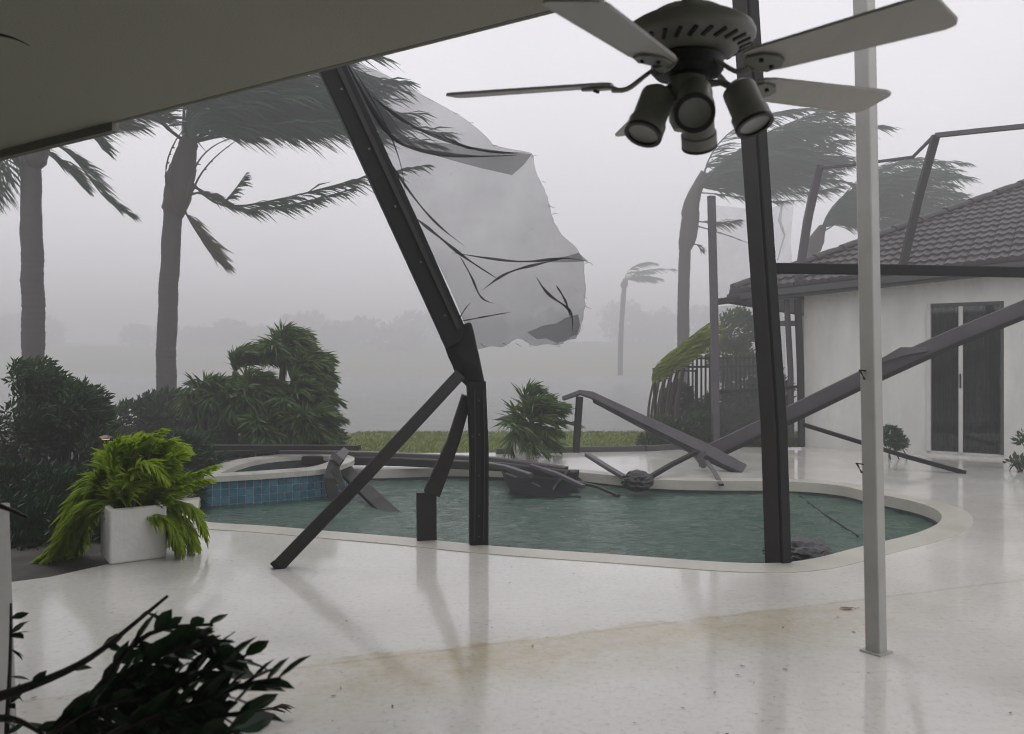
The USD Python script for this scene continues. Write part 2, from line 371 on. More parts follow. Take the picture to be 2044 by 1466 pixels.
lawn_poly = Polygon([gr(700, 903)[:2], gr(985, 903)[:2], gr(1300, 900)[:2], gr(1600, 890)[:2], (9, 15.3), (-3.4, 15.3)]).buffer(0)
single("lawn", poly_slab(lawn_poly.difference(DECK), -0.3, -0.03), M_LAWN, "strip of lawn between the deck and the water", kind="structure")

def bank_height(x, y):
    h = np.interp(y, [15.0, 18, 23, 40, 84, 96, 150, 158, 175, 215, 290], [-0.06, -0.5, -1.6, -3.0, -3.0, -3.0, -3.0, -1.2, 1.8, 6.2, 7.5])
    n = meshkit.fbm(np.stack([x * 0.02, y * 0.02, 0 * x], -1), 3, 3) - 0.5
    return h + n * np.interp(y, [16, 24, 140, 180], [0.0, 0.4, 0.6, 3.5])
xs, ys = np.linspace(-210, 210, 141), np.r_[np.linspace(15.19, 24, 14), np.linspace(26, 144, 20), np.linspace(147, 290, 48)]
gx, gy = np.meshgrid(xs, ys)
gz = bank_height(gx, gy)
def grid_faces(r, c):
    i, j = np.meshgrid(np.arange(r - 1), np.arange(c - 1), indexing="ij")
    a = i * c + j
    return np.stack([a, a + 1, a + c + 1, a + c], -1).reshape(-1, 4)
single("lake_bed_and_far_bank", (np.stack([gx, gy, gz], -1).reshape(-1, 3), grid_faces(len(ys), len(xs))), M_LAWN, "grassy banks on both sides of the water", kind="structure", smooth=True)
single("lake", (np.array([[-210, 17, -1.0], [210, 17, -1.0], [210, 180, -1.0], [-210, 180, -1.0]], float), np.array([[0, 1, 2, 3]])), M_LAKE, "grey wind whipped water beyond the garden", kind="structure")

# ------------------------------------------------------------------ pool
spa_px = [(392, 952), (450, 950), (520, 946), (590, 941), (645, 936), (690, 925), (700, 912), (650, 905), (560, 908), (500, 914), (450, 924), (408, 938)]
spa_pts = np.array([gr(*p, 0.17)[:2] for p in spa_px])
SPA = Polygon(spline(spa_pts, 140, closed=True)).buffer(0)
ring = COPING_OUT.difference(POOL).difference(SPA.buffer(0.03))
single("pool_coping", poly_slab(ring, -0.10, 0.005), M_COPING, "pale tan coping band round the pool edge", kind="structure")
inner = np.array(POOL.exterior.coords)
def wall_strip(pts, z0, z1):
    n = len(pts)
    v = np.vstack([np.c_[pts, np.full(n, z0)], np.c_[pts, np.full(n, z1)]])
    i = np.arange(n - 1)
    return v, np.stack([i, i + 1, i + 1 + n, i + n], 1)
out2 = np.array(POOL.buffer(0.012).exterior.coords)
shell = thing("pool_basin", "sunken pool basin with a dark tile band under its coping", "pool")
part(shell, "tile_band", wall_strip(out2, -1.3, -0.03), M_POOLWALL)
part(shell, "basin_floor", poly_slab(POOL.buffer(0.013), -1.4, -1.3), M_POOLBASE)
def water_sheet(poly, z, step, amp, seed):
    from scipy.spatial import Delaunay
    x0, y0, x1, y1 = poly.bounds
    gx, gy = np.meshgrid(np.arange(x0, x1, step), np.arange(y0, y1, step))
    p = np.c_[gx.ravel(), gy.ravel()]
    p = p[shapely.contains_xy(poly.buffer(-step * 0.4), p[:, 0], p[:, 1])]
    edge = np.array([poly.exterior.interpolate(q).coords[0] for q in np.arange(0, poly.exterior.length, step)])
    p = np.vstack([p, edge])
    t = Delaunay(p).simplices
    c = p[t].mean(1)
    t = t[shapely.contains_xy(poly, c[:, 0], c[:, 1])]
    q = np.c_[p[:, 0], p[:, 1], np.zeros(len(p))]
    w = (meshkit.fbm(q * [2.6, 5.5, 1], 3, seed) - 0.5) * 1.5 + (1 - 2 * np.abs(meshkit.noise(q * [5, 11, 1], seed + 5) - 0.5)) * 0.55 - 0.3
    v = np.c_[p, z + amp * w]
    a = v[t[:, 1]] - v[t[:, 0]]; b = v[t[:, 2]] - v[t[:, 0]]
    flip = np.cross(a[:, :2], b[:, :2]) < 0
    t[flip] = t[flip][:, ::-1]
    return v, t
single("pool_water", water_sheet(big(POOL.difference(SPA.buffer(-0.03))), -0.13, 0.035, 0.030, 4), M_WATER, "choppy teal water filling the pool", kind="structure", smooth=True)

spa = thing("raised_spa", "raised spa with blue tiled front wall and pale rim at the pool's left end", "spa", (float(SPA.centroid.x), float(SPA.centroid.y), 0))
SPA_IN = SPA.buffer(-0.24)
part(spa, "rim", poly_slab(SPA.buffer(0.025).difference(SPA_IN), 0.115, 0.17), M_SPARIM)
part(spa, "wall", poly_slab(SPA.buffer(-0.008).difference(SPA_IN.buffer(0.015)), -1.25, 0.115), M_GROUT)
part(spa, "inner_lining", poly_slab(SPA_IN.buffer(0.015).difference(SPA_IN.buffer(0.004)), -1.2, 0.114), M_POOLWALL)
part(spa, "spa_water", poly_slab(SPA_IN.buffer(0.004), -0.6, 0.03), M_WATER)
ext = np.array(SPA.exterior.coords)
L = shapely.LineString(ext)
TS = 0.079
n_t = int(L.length / TS)
for k in range(n_t):
    s = (k + 0.5) * L.length / n_t
    p = np.array(L.interpolate(s).coords[0]); q = np.array(L.interpolate(s + 0.01).coords[0])
    t = unit(q - p); nrm = np.array([t[1], -t[0]])
    if Point(*(p + nrm * 0.02)).within(SPA):
        nrm = -nrm
    if nrm @ unit(-p) < 0.05:
        continue                                                           # the far side shows nothing
    for j in range(5):
        z = 0.075 - j * 0.077
        w, h, d = TS * 0.875, 0.068, 0.012
        c = np.array([*(p + nrm * (-0.002 + rng.uniform(-0.001, 0.001))), z])
        b = trimesh.creation.box([w, d, h])
        b.apply_transform(trimesh.transformations.rotation_matrix(math.atan2(t[1], t[0]), [0, 0, 1]))
        b.apply_translation(c)
        part(spa, "tile", b, M_BLUETILE)

# ------------------------------------------------------------------ porch roof above the camera
E0, E1 = np.array([-2.64, 4.15]), np.array([0.18, 2.47])
ed = unit(E1 - E0); en = np.array([ed[1], -ed[0]])                      # along the edge; back to the house
if en @ (-E0) < 0:
    en = -en
a, b = E0 - ed * 5, E0 + ed * 9
roof_poly = Polygon([a, b, b + en * 2.75, a + en * 2.75])
porch = thing("porch_roof", "flat plaster porch ceiling overhanging the terrace at upper left", "porch roof", (float(E0[0]), float(E0[1]), 2.4))
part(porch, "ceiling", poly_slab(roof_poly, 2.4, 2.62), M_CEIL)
jog = E0 + ed * 0.95
dp = Polygon([a - en * 0.035, jog - en * 0.035, jog + en * 0.0, a + en * 0.0])
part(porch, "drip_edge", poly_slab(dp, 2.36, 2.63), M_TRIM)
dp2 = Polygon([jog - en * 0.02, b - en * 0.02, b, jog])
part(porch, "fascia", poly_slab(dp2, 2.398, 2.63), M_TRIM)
bw0, bw1 = a + en * 2.45, b + en * 2.45
rear = thing("rear_house_wall", "plain stucco house wall behind the porch", "wall", (float(bw0[0]), float(bw0[1]), 0))
part(rear, "wall", poly_slab(Polygon([bw0, bw1, bw1 + en * 0.2, bw0 + en * 0.2]), -0.1, 2.4), M_CEIL)

# ------------------------------------------------------------------ ceiling fan
FC = np.array([0.432, 1.985, 2.0])
fan = thing("ceiling_fan", "pale five bladed ceiling fan with spotlights hanging from the porch roof", "ceiling fan", FC)
def fz(z): return FC + np.array([0, 0, z])
tilt = trimesh.transformations.rotation_matrix(math.atan(0.07), [1, 0, 0])
def mov(m, o=(0, 0, 0)):
    m = m.copy(); m.apply_translation(o); m.apply_transform(tilt); m.apply_translation(FC)
    return m
HS = 0.93
prof = [(0.0, 0.170), (0.060, 0.169), (0.078, 0.164), (0.10, 0.150), (0.135, 0.133), (0.156, 0.119), (0.163, 0.105), (0.162, 0.094), (0.155, 0.084), (0.115, 0.062), (0.10, 0.056), (0.0, 0.054)]
part(fan, "motor_housing", mov(revolve(prof[::-1], 48)), M_FAN, 35)
for k in range(26):
    t = 2 * PI * k / 26
    s = trimesh.creation.box([0.032, 0.009, 0.006])
    s.apply_transform(trimesh.transformations.rotation_matrix(0.5, [0, 0, 1]))
    s.apply_transform(trimesh.transformations.rotation_matrix(-math.atan2(0.022, 0.04), [0, 1, 0]))
    s.apply_translation([0.137, 0, 0.0735]); s.apply_transform(trimesh.transformations.rotation_matrix(t, [0, 0, 1]))
    part(fan, "vent_slot", mov(s), M_FANDARK)
part(fan, "downrod", mov(trimesh.creation.cylinder(radius=0.016, height=0.25, sections=20), (0, 0, 0.285)), M_FAN, 35)
part(fan, "ceiling_cup", mov(revolve([(0, 0.34), (0.035, 0.345), (0.06, 0.37), (0.068, 0.40), (0.0, 0.40)], 32)), M_FAN, 35)
part(fan, "hub_plate", mov(revolve([(0, 0.004), (0.075, 0.006), (0.088, 0.02), (0.088, 0.05), (0.08, 0.056), (0, 0.056)], 36)), M_FANDARK, 35)
part(fan, "light_column", mov(revolve([(0, -0.125), (0.03, -0.122), (0.042, -0.10), (0.043, -0.075), (0.039, -0.07), (0.039, -0.062), (0.045, -0.058), (0.046, -0.005), (0.043, 0.006), (0, 0.006)], 36)), M_FAN, 35)
PH, R0, R1 = 2.89, 0.185, 0.612
for k in range(5):
    t = PH - k * 2 * PI / 5
    out = []
    prf = [(R0, -0.03), (R0 + 0.012, -0.05), (R0 + 0.04, -0.057), (R1 - 0.03, -0.068), (R1 - 0.008, -0.06), (R1, -0.045), (R1, 0.045), (R1 - 0.008, 0.06), (R1 - 0.03, 0.068), (R0 + 0.04, 0.057), (R0 + 0.012, 0.05), (R0, 0.03)]
    b = trimesh.creation.extrude_polygon(Polygon(prf), 0.007, engine="earcut"); b.apply_translation([0, 0, -0.0035])
    b.apply_transform(trimesh.transformations.rotation_matrix(math.radians(-11), [1, 0, 0]))
    b.apply_transform(trimesh.transformations.rotation_matrix(t, [0, 0, 1]))
    blade = part(fan, "blade", mov(b), M_BLADE)
    arm = [tube(spline([(0.082, 0, 0.03), (0.115, 0.004, 0.006), (0.15, 0.0, -0.014), (0.185, 0.0, -0.012)], 10), [0.011] * 6 + [0.012, 0.012, 0.013, 0.014], 8, flat=0.5)]
    plate = trimesh.creation.extrude_polygon(Polygon([(0.175, -0.018), (0.2, -0.042), (0.24, -0.036), (0.262, -0.012), (0.262, 0.012), (0.24, 0.036), (0.2, 0.042), (0.175, 0.018)]), 0.006, engine="earcut")
    plate.apply_translation([0, 0, -0.011]); plate.apply_transform(trimesh.transformations.rotation_matrix(math.radians(-11), [1, 0, 0]))
    m = trimesh.Trimesh(*cat(arm + [plate]), process=False)
    m.apply_transform(trimesh.transformations.rotation_matrix(t, [0, 0, 1]))
    part(fan, "blade_iron", mov(m), M_FAN, 30)
    for q in (-0.02, 0.02):
        sc = trimesh.creation.cylinder(radius=0.005, height=0.006, sections=10); sc.apply_translation([0.225, q, -0.014])
        sc.apply_transform(trimesh.transformations.rotation_matrix(math.radians(-11), [1, 0, 0])); sc.apply_transform(trimesh.transformations.rotation_matrix(t, [0, 0, 1]))
        part(blade, "screw", mov(sc), M_FANDARK)
def spot(tail, head, r=0.046, mount=None):
    tail, head = np.asarray(tail, float), np.asarray(head, float)
    ln = np.linalg.norm(head - tail)
    body = revolve([(0, 0), (r * 0.55, 0.003), (r * 0.88, 0.018), (r * 0.9, 0.03), (r * 0.9, ln - 0.034), (r, ln - 0.032), (r, ln), (r * 0.9, ln), (r * 0.86, ln - 0.012), (0, ln - 0.014)], 32)
    o = part(fan, "spotlight", frame_to(body, tail, head - tail), M_FAN, 30)
    rg = revolve([(r * 0.8, ln - 0.004), (r * 1.01, ln - 0.004), (r * 1.01, ln + 0.004), (r * 0.8, ln + 0.004), (r * 0.8, ln - 0.004)], 32)
    part(o, "black_rim", frame_to(rg, tail, head - tail), M_FANDARK, 30)
    ln2 = revolve([(0, ln - 0.006), (r * 0.5, ln - 0.007), (r * 0.82, ln - 0.002)][::-1] + [(0, ln - 0.012)], 32)
    part(o, "bulb_face", frame_to(ln2, tail, head - tail), M_LENS, 30)
    if mount is not None:
        part(fan, "lamp_arm", tube([mount, (np.asarray(mount) + tail) / 2 + [0, 0, 0.004], tail + unit(head - tail) * 0.02], 0.009, 8), M_FAN, 30)
spot(at(1318, 180, 1.97), at(1284, 268, 1.93), mount=at(1362, 172, 1.985))
spot(at(1470, 168, 1.97), at(1506, 250, 1.93), mount=at(1412, 168, 1.985))
spot(at(1388, 182, 1.97), at(1387, 226, 1.85), 0.046, mount=at(1388, 150, 1.985))
spot(at(1392, 222, 2.02), at(1396, 290, 2.08), 0.045, mount=at(1390, 172, 1.99))
part(fan, "pull_chain", tube(spline([at(1418, 130, 1.95), at(1421, 140, 1.945), at(1420, 152, 1.945), at(1416, 160, 1.945)], 12), 0.0016, 6), M_FANDARK)

# ------------------------------------------------------------------ posts and broken cage members
post = thing("white_post", "white square aluminium post standing on the deck at right foreground", "post", gr(1749, 1302))
part(post, "shaft", sweep([gr(1749, 1302), at(1727, 100, 3.52), at(1720, -160, 3.5)], 0.068, 0.068, up=(0.60, -0.8, 0), chamfer=0.06), M_WHITEPOST)
for (px, py) in ((1722, 742), (1716, 928)):
    part(post, "broken_clip", sweep([at(px + 6, py - 1, 3.56), at(px - 6, py - 3, 3.54), at(px + 4, py + 16, 3.545)], 0.012, 0.006), M_BROWNBEAM)
part(post, "foot_plate", box_at(gr(1749, 1302) + [0, 0, 0.004], (0.10, 0.10, 0.008), 0.6), M_WHITEPOST)

lp = thing("short_post", "short white post cut off by the left edge of the view", "post", (-1.40, 2.15, 0))
part(lp, "shaft", sweep([(-1.39, 2.15, 0), (-1.421, 2.15, 0.90)], 0.10, 0.10, up=(0.1, -1, 0), chamfer=0.06), M_WHITEPOST)
part(lp, "cap", sweep([(-1.421, 2.15, 0.90), (-1.4215, 2.15, 0.915)], 0.108, 0.108, up=(0.1, -1, 0)), M_WHITEPOST)

bp = thing("bent_cage_post", "tall dark cage post snapped over to the left, torn screen hanging off it", "post", gr(955, 1087))
bend = at(936, 742, 5.72)
tw0 = 0.95
part(bp, "upper_beam", sweep([at(590, -30, 5.15), at(655, 118, 5.2), at(810, 455, 5.45), at(912, 682, 5.68)], [0.18, 0.18, 0.185, 0.18], 0.075, up=(0.25, -1, 0.1)), M_BRONZE, label="snapped beam leaning up to the left")
joint = m3.Manifold.batch_hull([m3.Manifold.sphere(0.022, 10).translate([float(c) for c in p]) for p in
        (at(884, 672, 5.7), at(936, 650, 5.66), at(953, 728, 5.68), at(916, 745, 5.74), at(963, 768, 5.74), at(936, 772, 5.76), at(925, 715, 5.66))])
jm = trimesh.Trimesh(*[np.array(x) for x in (joint.to_mesh().vert_properties[:, :3], joint.to_mesh().tri_verts)])
jm = jm.subdivide().subdivide()
jv = np.array(jm.vertices); jv += (meshkit.fbm(jv * 9, 3, 5)[:, None] - 0.5) * 0.03
part(bp, "crumpled_joint", (jv, jm.faces), M_BRONZE, 40)
part(bp, "lower_post", sweep([at(950, 762, 5.74), at(956, 900, 5.75), at(955, 1087, 5.755) - [0, 0, 0.3]], 0.132, 0.09, up=(0.2, -1, 0)), M_BRONZE)
for q in (-1, 1):
    part(bp, "screen_groove", sweep([at(956 + q * 9, 780, 5.69), at(958 + q * 9, 900, 5.70), at(956 + q * 9, 1080, 5.705)], 0.008, 0.01, up=(0.2, -1, 0)), M_FANDARK)
for py in (800, 868, 950, 1030, 1072):
    part(bp, "screw", trimesh.Trimesh(*tube([at(956, py, 5.705), at(956, py, 5.69)], 0.007, 8)), M_GREYBEAM)
for q in (0.1, 0.3, 0.5, 0.7, 0.9):
    c_ = at(655, 118, 5.11) * (1 - q) + at(912, 682, 5.6) * q
    part(bp, "screw", trimesh.Trimesh(*tube([c_, c_ + [0, -0.012, 0]], 0.008, 8)), M_GREYBEAM)
part(bp, "bolt", trimesh.Trimesh(*tube([at(944, 872, 5.69), at(944, 872, 5.66)], 0.012, 8)), M_FANDARK)
part(bp, "screen_track", sweep([at(600, -20, 5.1), at(668, 118, 5.15), at(822, 452, 5.4), at(915, 655, 5.62)], 0.03, 0.012, up=(0.25, -1, 0.1)), M_BROWNBEAM)

st = thing("diagonal_brace", "dark straight brace slanting from the bent post down to the deck", "beam", gr(553, 1135))
part(st, "bar", sweep([at(918, 748, 5.66), at(735, 945, 5.35), at(553, 1133, 5.09)], 0.085, 0.05, up=(0.4, -1, 0.4)), M_BROWNBEAM)
part(st, "end_cap", sweep([at(556, 1129, 5.095), at(549, 1136, 5.085)], 0.09, 0.056, up=(0.4, -1, 0.4)), M_BRONZE)
bs = thing("kinked_strut", "short brown strut kinked in the middle left of the bent post", "beam", at(851, 1080, 5.9))
part(bs, "upper_length", sweep([at(932, 790, 5.8), at(905, 880, 5.83), at(862, 985, 5.87)], [0.075, 0.09, 0.125], 0.06, up=(0.3, -1, 0.3)), M_BROWNBEAM)
part(bs, "lower_length", sweep([at(851, 982, 5.88), at(852, 1080, 5.9) - [0, 0, 0.25]], 0.142, 0.07, up=(0.25, -1, 0)), M_BROWNBEAM)

cf = thing("dark_cage_post", "tall dark square post standing at the pool's near edge, with a rail to the right", "post", gr(1551, 1120))
pt = [at(1551, 1120, 5.28) - [0, 0, 0.25], at(1540, 850, 5.27), at(1502, 300, 5.26), at(1478, -80, 5.25)]
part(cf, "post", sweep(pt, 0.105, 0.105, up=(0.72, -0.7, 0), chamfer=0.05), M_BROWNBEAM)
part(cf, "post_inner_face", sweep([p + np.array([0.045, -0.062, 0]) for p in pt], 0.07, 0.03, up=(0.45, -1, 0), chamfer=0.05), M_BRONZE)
part(cf, "rail", sweep([at(1540, 536, 5.27), at(1780, 539, 5.27), at(2100, 545, 5.27)], 0.05, 0.068), M_BRONZE)
part(cf, "bracket", sweep([at(1534, 528, 5.22), at(1534, 546, 5.22)], 0.09, 0.02, up=(0, -1, 0)), M_BRONZE)

# ------------------------------------------------------------------ torn insect screen
scr = thing("torn_screen", "torn grey insect screen flapping to the right from the bent post", "screen", at(900, 500, 5.6))
Lp = np.array([(676, 112), (735, 232), (800, 372), (850, 480), (895, 570), (930, 650), (945, 690)], float)
Rp = np.array([(858, 200), (930, 236), (985, 290), (1062, 306), (1090, 395), (1122, 470), (1172, 521), (1164, 560), (1172, 620), (1150, 680)], float)
NV, NU = 70, 50
def along(poly, n):
    d = np.r_[0, np.cumsum(np.linalg.norm(np.diff(poly, axis=0), axis=1))]
    q = np.linspace(0, d[-1], n)
    return np.stack([np.interp(q, d, poly[:, 0]), np.interp(q, d, poly[:, 1])], 1)
lp_, rp_ = along(Lp, NV), along(Rp, NV)
u = np.linspace(0, 1, NU)
def screen_y(px, py):
    base = 5.3 + (py - 120) / 570 * 0.42
    k = np.clip((px - (676 + (py - 112) * 0.465)) / 300, 0, 1)
    fold = np.sin(px * 0.024 - py * 0.030) * 0.05 + np.sin(px * 0.011 + py * 0.021 + 1.0) * 0.07 + np.sin((px * 0.6 + py) * 0.055) * 0.016
    return base + 0.02 + k * (0.12 + fold)
vv = []
for i in range(NV):
    row = lp_[i][None] * (1 - u[:, None]) + rp_[i][None] * u[:, None]
    v = i / (NV - 1)
    row[:, 1] += np.sin(PI * u) * (-8 if v < 0.5 else 2) + (v > 0.85) * (v - 0.85) / 0.15 * (7 * np.sin(u * 11) + 4 * np.sin(u * 23 + 1))
    row[:, 0] += u * 3 * np.sin(v * 40)
    for (px, py) in row:
        e = float(np.clip((px - 900) / 200, 0, 1)) * 2.5
        vv.append(at(px + e * math.sin(py * 0.9) * math.sin(py * 0.13), py, screen_y(px, py)))
part(scr, "sheet", (np.array(vv), grid_faces(NV, NU)), M_SCREEN, True)
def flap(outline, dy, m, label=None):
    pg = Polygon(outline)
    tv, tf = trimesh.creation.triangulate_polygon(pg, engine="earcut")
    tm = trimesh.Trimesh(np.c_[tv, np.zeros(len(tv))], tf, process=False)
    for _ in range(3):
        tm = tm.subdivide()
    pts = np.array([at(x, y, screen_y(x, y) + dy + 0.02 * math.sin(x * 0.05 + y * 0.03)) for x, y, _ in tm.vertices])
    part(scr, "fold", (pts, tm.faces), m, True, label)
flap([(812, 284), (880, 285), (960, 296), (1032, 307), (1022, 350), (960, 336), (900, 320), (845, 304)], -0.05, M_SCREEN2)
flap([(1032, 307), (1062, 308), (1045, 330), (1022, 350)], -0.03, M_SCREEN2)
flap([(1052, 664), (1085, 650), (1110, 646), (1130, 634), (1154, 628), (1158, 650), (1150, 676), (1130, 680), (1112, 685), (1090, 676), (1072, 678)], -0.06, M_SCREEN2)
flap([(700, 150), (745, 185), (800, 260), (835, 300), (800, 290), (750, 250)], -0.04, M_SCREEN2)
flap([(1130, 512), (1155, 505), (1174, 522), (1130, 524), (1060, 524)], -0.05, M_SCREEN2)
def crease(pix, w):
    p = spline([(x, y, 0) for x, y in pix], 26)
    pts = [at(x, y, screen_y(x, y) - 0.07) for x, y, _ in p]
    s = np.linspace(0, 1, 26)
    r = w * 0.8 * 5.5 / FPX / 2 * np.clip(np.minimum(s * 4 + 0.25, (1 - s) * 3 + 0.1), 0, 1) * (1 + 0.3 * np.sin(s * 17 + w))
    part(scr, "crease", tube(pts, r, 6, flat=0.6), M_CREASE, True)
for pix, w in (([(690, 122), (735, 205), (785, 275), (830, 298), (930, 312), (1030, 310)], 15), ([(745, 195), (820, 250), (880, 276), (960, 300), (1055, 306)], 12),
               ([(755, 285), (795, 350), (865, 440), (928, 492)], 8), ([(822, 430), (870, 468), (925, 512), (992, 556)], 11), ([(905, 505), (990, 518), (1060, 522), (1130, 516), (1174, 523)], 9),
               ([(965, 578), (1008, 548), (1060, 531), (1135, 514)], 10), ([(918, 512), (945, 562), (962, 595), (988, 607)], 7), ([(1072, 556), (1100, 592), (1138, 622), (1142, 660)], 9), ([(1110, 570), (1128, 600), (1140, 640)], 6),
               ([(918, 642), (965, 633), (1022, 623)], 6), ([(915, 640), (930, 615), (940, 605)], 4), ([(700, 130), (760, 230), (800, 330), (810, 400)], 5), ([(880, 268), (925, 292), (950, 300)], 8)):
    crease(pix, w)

r = np.random.default_rng(33)
for k in range(16):
    q = r.integers(4, NV - 1)
    x, y = rp_[q] if k < 10 else (r.uniform(960, 1145), 686)
    dx, dy = (r.uniform(4, 14), r.uniform(-4, 8)) if k < 10 else (r.uniform(2, 10), r.uniform(3, 9))
    p0 = at(x - 3, y, screen_y(x, y)); p1 = at(x + dx, y + dy, screen_y(x, y) + r.uniform(-0.05, 0.05))
    part(scr, "frayed_thread", tube(spline([p0, (p0 + p1) / 2 + r.normal(0, 0.008, 3), p1], 6), np.linspace(0.0022, 0.0008, 6), 4), M_CREASE)

# ------------------------------------------------------------------ fallen beams beyond the pool
def fallen(name, label, pts, w, h, m, up=(0, 0, 1), cat_="beam"):
    base = np.array(pts[int(np.argmin([p[2] for p in pts]))])
    t = thing(name, label, cat_, base, {"fallen_beam": "fallen beams beyond the pool", "thin_strut": "thin struts of the wreckage"}.get(name))
    part(t, "bar", sweep(pts, w, h, up=up), m)
    k = unit(np.asarray(pts[-1]) - np.asarray(pts[-2]))
    part(t, "cut_end", sweep([np.asarray(pts[-1]) - k * 0.004, np.asarray(pts[-1]) + k * 0.012], w * 1.04, h * 1.04, up=up), M_BRONZE)
    return t
fallen("fallen_beam", "thin dark beam lying across the back of the spa", [at(370, 893, 9.9), at(560, 893, 9.8), at(716, 894, 9.7)], 0.10, 0.06, M_BROWNBEAM)
fallen("fallen_beam", "long upper grey beam lying behind the far pool edge", [at(560, 903, 10.0), at(760, 908, 9.95), at(985, 918, 9.9), at(1130, 938, 9.6)], 0.11, 0.07, M_GREYBEAM)
fallen("fallen_beam", "long lower dark beam lying along the far pool coping", [at(585, 918, 9.85), at(800, 922, 9.8), at(1000, 932, 9.6), at(1150, 950, 9.25)], 0.10, 0.10, M_BROWNBEAM)
fallen("fallen_beam", "dark low beam on the soil left of the spa", [at(250, 912, 10.3), at(430, 905, 10.2), at(560, 900, 10.1)], 0.08, 0.05, M_BROWNBEAM)
fallen("sunken_beam", "stubby beam sloping from the spa's corner into the water", [at(690, 940, 8.7), at(722, 972, 8.35), at(783, 1030, 7.75)], 0.15, 0.06, M_BRONZE, up=(0.3, -1, 0.6))
cb = thing("crushed_gutter", "crushed dark metal piece folded over the spa's right rim", "gutter", at(668, 1000, 8.35))
part(cb, "folded_sheet", sweep([at(690, 900, 8.9), at(668, 925, 8.5), at(658, 955, 8.42), at(666, 1000, 8.4)], [0.08, 0.13, 0.13, 0.10], [0.05, 0.07, 0.04, 0.04], up=(0.2, -1, 0.2)), M_RUBBLE)
part(cb, "torn_leg", sweep([at(668, 935, 8.45), at(685, 975, 8.4), at(700, 1005, 8.38)], [0.09, 0.06, 0.04], 0.03, up=(0.2, -1, 0)), M_RUBBLE)
part(cb, "pale_clip", sweep([at(664, 908, 8.46), at(682, 924, 8.42)], 0.07, 0.03, up=(0, -1, 0.3)), M_GREYBEAM)

def crumple(name, label, c, size, m, seed, amp=0.35, cat_="debris", flatz=True):
    ic = trimesh.creation.icosphere(4)
    v = np.array(ic.vertices)
    n = meshkit.fbm(v * 2.2 + seed * 7.1, 4, seed)
    r = 1 + amp * (np.abs(n - 0.5) * -4 + 0.6) + 0.14 * (meshkit.fbm(v * 7 + 3, 2, seed + 9) - 0.5)
    v = v * r[:, None] * np.asarray(size)
    t = thing(name, label, cat_, c)
    part(t, "crumpled_sheet", (v + c, ic.faces), m, True)
    for k in range(4):
        a = rng.uniform(0, 2 * PI)
        q = c + np.array([math.cos(a), math.sin(a) * 0.6, 0.1]) * np.asarray(size) * 0.8
        part(t, "torn_strip", sweep([c, q, q + np.array([math.cos(a), math.sin(a), -0.3]) * np.asarray(size) * 0.45], [0.05, 0.04, 0.015], 0.012), m)
    return t
crumple("fallen_screen_bundle", "dark sodden screen bundle at the foot of the dark post", gr(1592, 1100) + [0.02, 0.05, -0.02], (0.2, 0.17, 0.085), M_RUBBLE, 3)
crumple("crushed_bracket", "dark crumpled bracket at the far pool edge between two thin struts", at(1272, 960, 8.75), (0.15, 0.12, 0.10), M_RUBBLE, 5)
# sodden screen draped over the far coping into the water
NU2, NV2 = 36, 20
dv = []
for i in range(NV2):
    v = i / (NV2 - 1)
    for j in range(NU2):
        uu = j / (NU2 - 1)
        x0, x1 = 1000 + 20 * v, 1150 + 14 * math.sin(v * 5)
        px = x0 + (x1 - x0) * uu
        py = 938 + 46 * v + 9 * uu + 3 * math.sin(uu * 13 + v * 4)
        y = 9.45 - 0.9 * v
        p = at(px, py, y)
        p[2] = max(p[2], -0.115 + 0.02 * math.sin(uu * 17 + v * 9))
        dv.append(p)
sd = thing("fallen_screen", "dark wet screen draped over the far coping into the water", "screen", at(1080, 950, 9.2))
part(sd, "sheet", (np.array(dv), grid_faces(NV2, NU2)), M_DRAPE, True)
part(sd, "edge_bar", sweep([at(1004, 934, 9.5), at(1080, 942, 9.45), at(1156, 944, 9.4)], 0.07, 0.06), M_BROWNBEAM)
for k, (a_, b_, w_) in enumerate([((1010, 948), (1120, 996), 0.05), ((1060, 930), (1165, 972), 0.06), ((1135, 940), (1090, 1000), 0.035), ((1150, 962), (1235, 990), 0.04), ((960, 925), (1060, 950), 0.07), ((1160, 985), (1300, 1000), 0.02)]):
    part(sd, "broken_bar", sweep([at(*a_, 9.3 - 0.05 * k), at((a_[0] + b_[0]) / 2, (a_[1] + b_[1]) / 2 - 4, 9.0 - 0.05 * k), at(*b_, 8.7 - 0.05 * k)], w_, w_ * 0.7), (M_BROWNBEAM, M_GREYBEAM, M_BRONZE)[k % 3])
part(sd, "hem", tube([at(1018, 984, 8.55), at(1080, 990, 8.5), at(1160, 992, 8.5)], 0.012, 6), M_CREASE)

# right hand side wreckage
lb = thing("long_leaning_beam", "long purple grey beam slanting up to the right past the white post", "beam", at(1405, 900, 10.2))
part(lb, "bar", sweep([at(1392, 915, 10.25), at(1530, 850, 9.85), at(1722, 757, 9.3), at(1900, 676, 8.9), at(2110, 590, 8.4)], [0.20, 0.20, 0.20, 0.19, 0.18], 0.07, up=(0.1, -1, 0.25)), M_GREYBEAM)
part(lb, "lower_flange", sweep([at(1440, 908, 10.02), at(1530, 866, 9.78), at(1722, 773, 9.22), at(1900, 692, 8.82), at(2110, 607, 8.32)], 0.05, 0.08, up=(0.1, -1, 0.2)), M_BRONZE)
part(lb, "buckled_rib", sweep([at(1755, 722, 9.15), at(1800, 702, 9.05), at(1850, 698, 8.95)], [0.04, 0.1, 0.05], 0.03, up=(0.1, -1, 0.2)), M_GREYBEAM)
db = thing("sagging_beam", "grey beam sagging down from a short upright to the deck", "beam", at(1152, 897, 10.5))
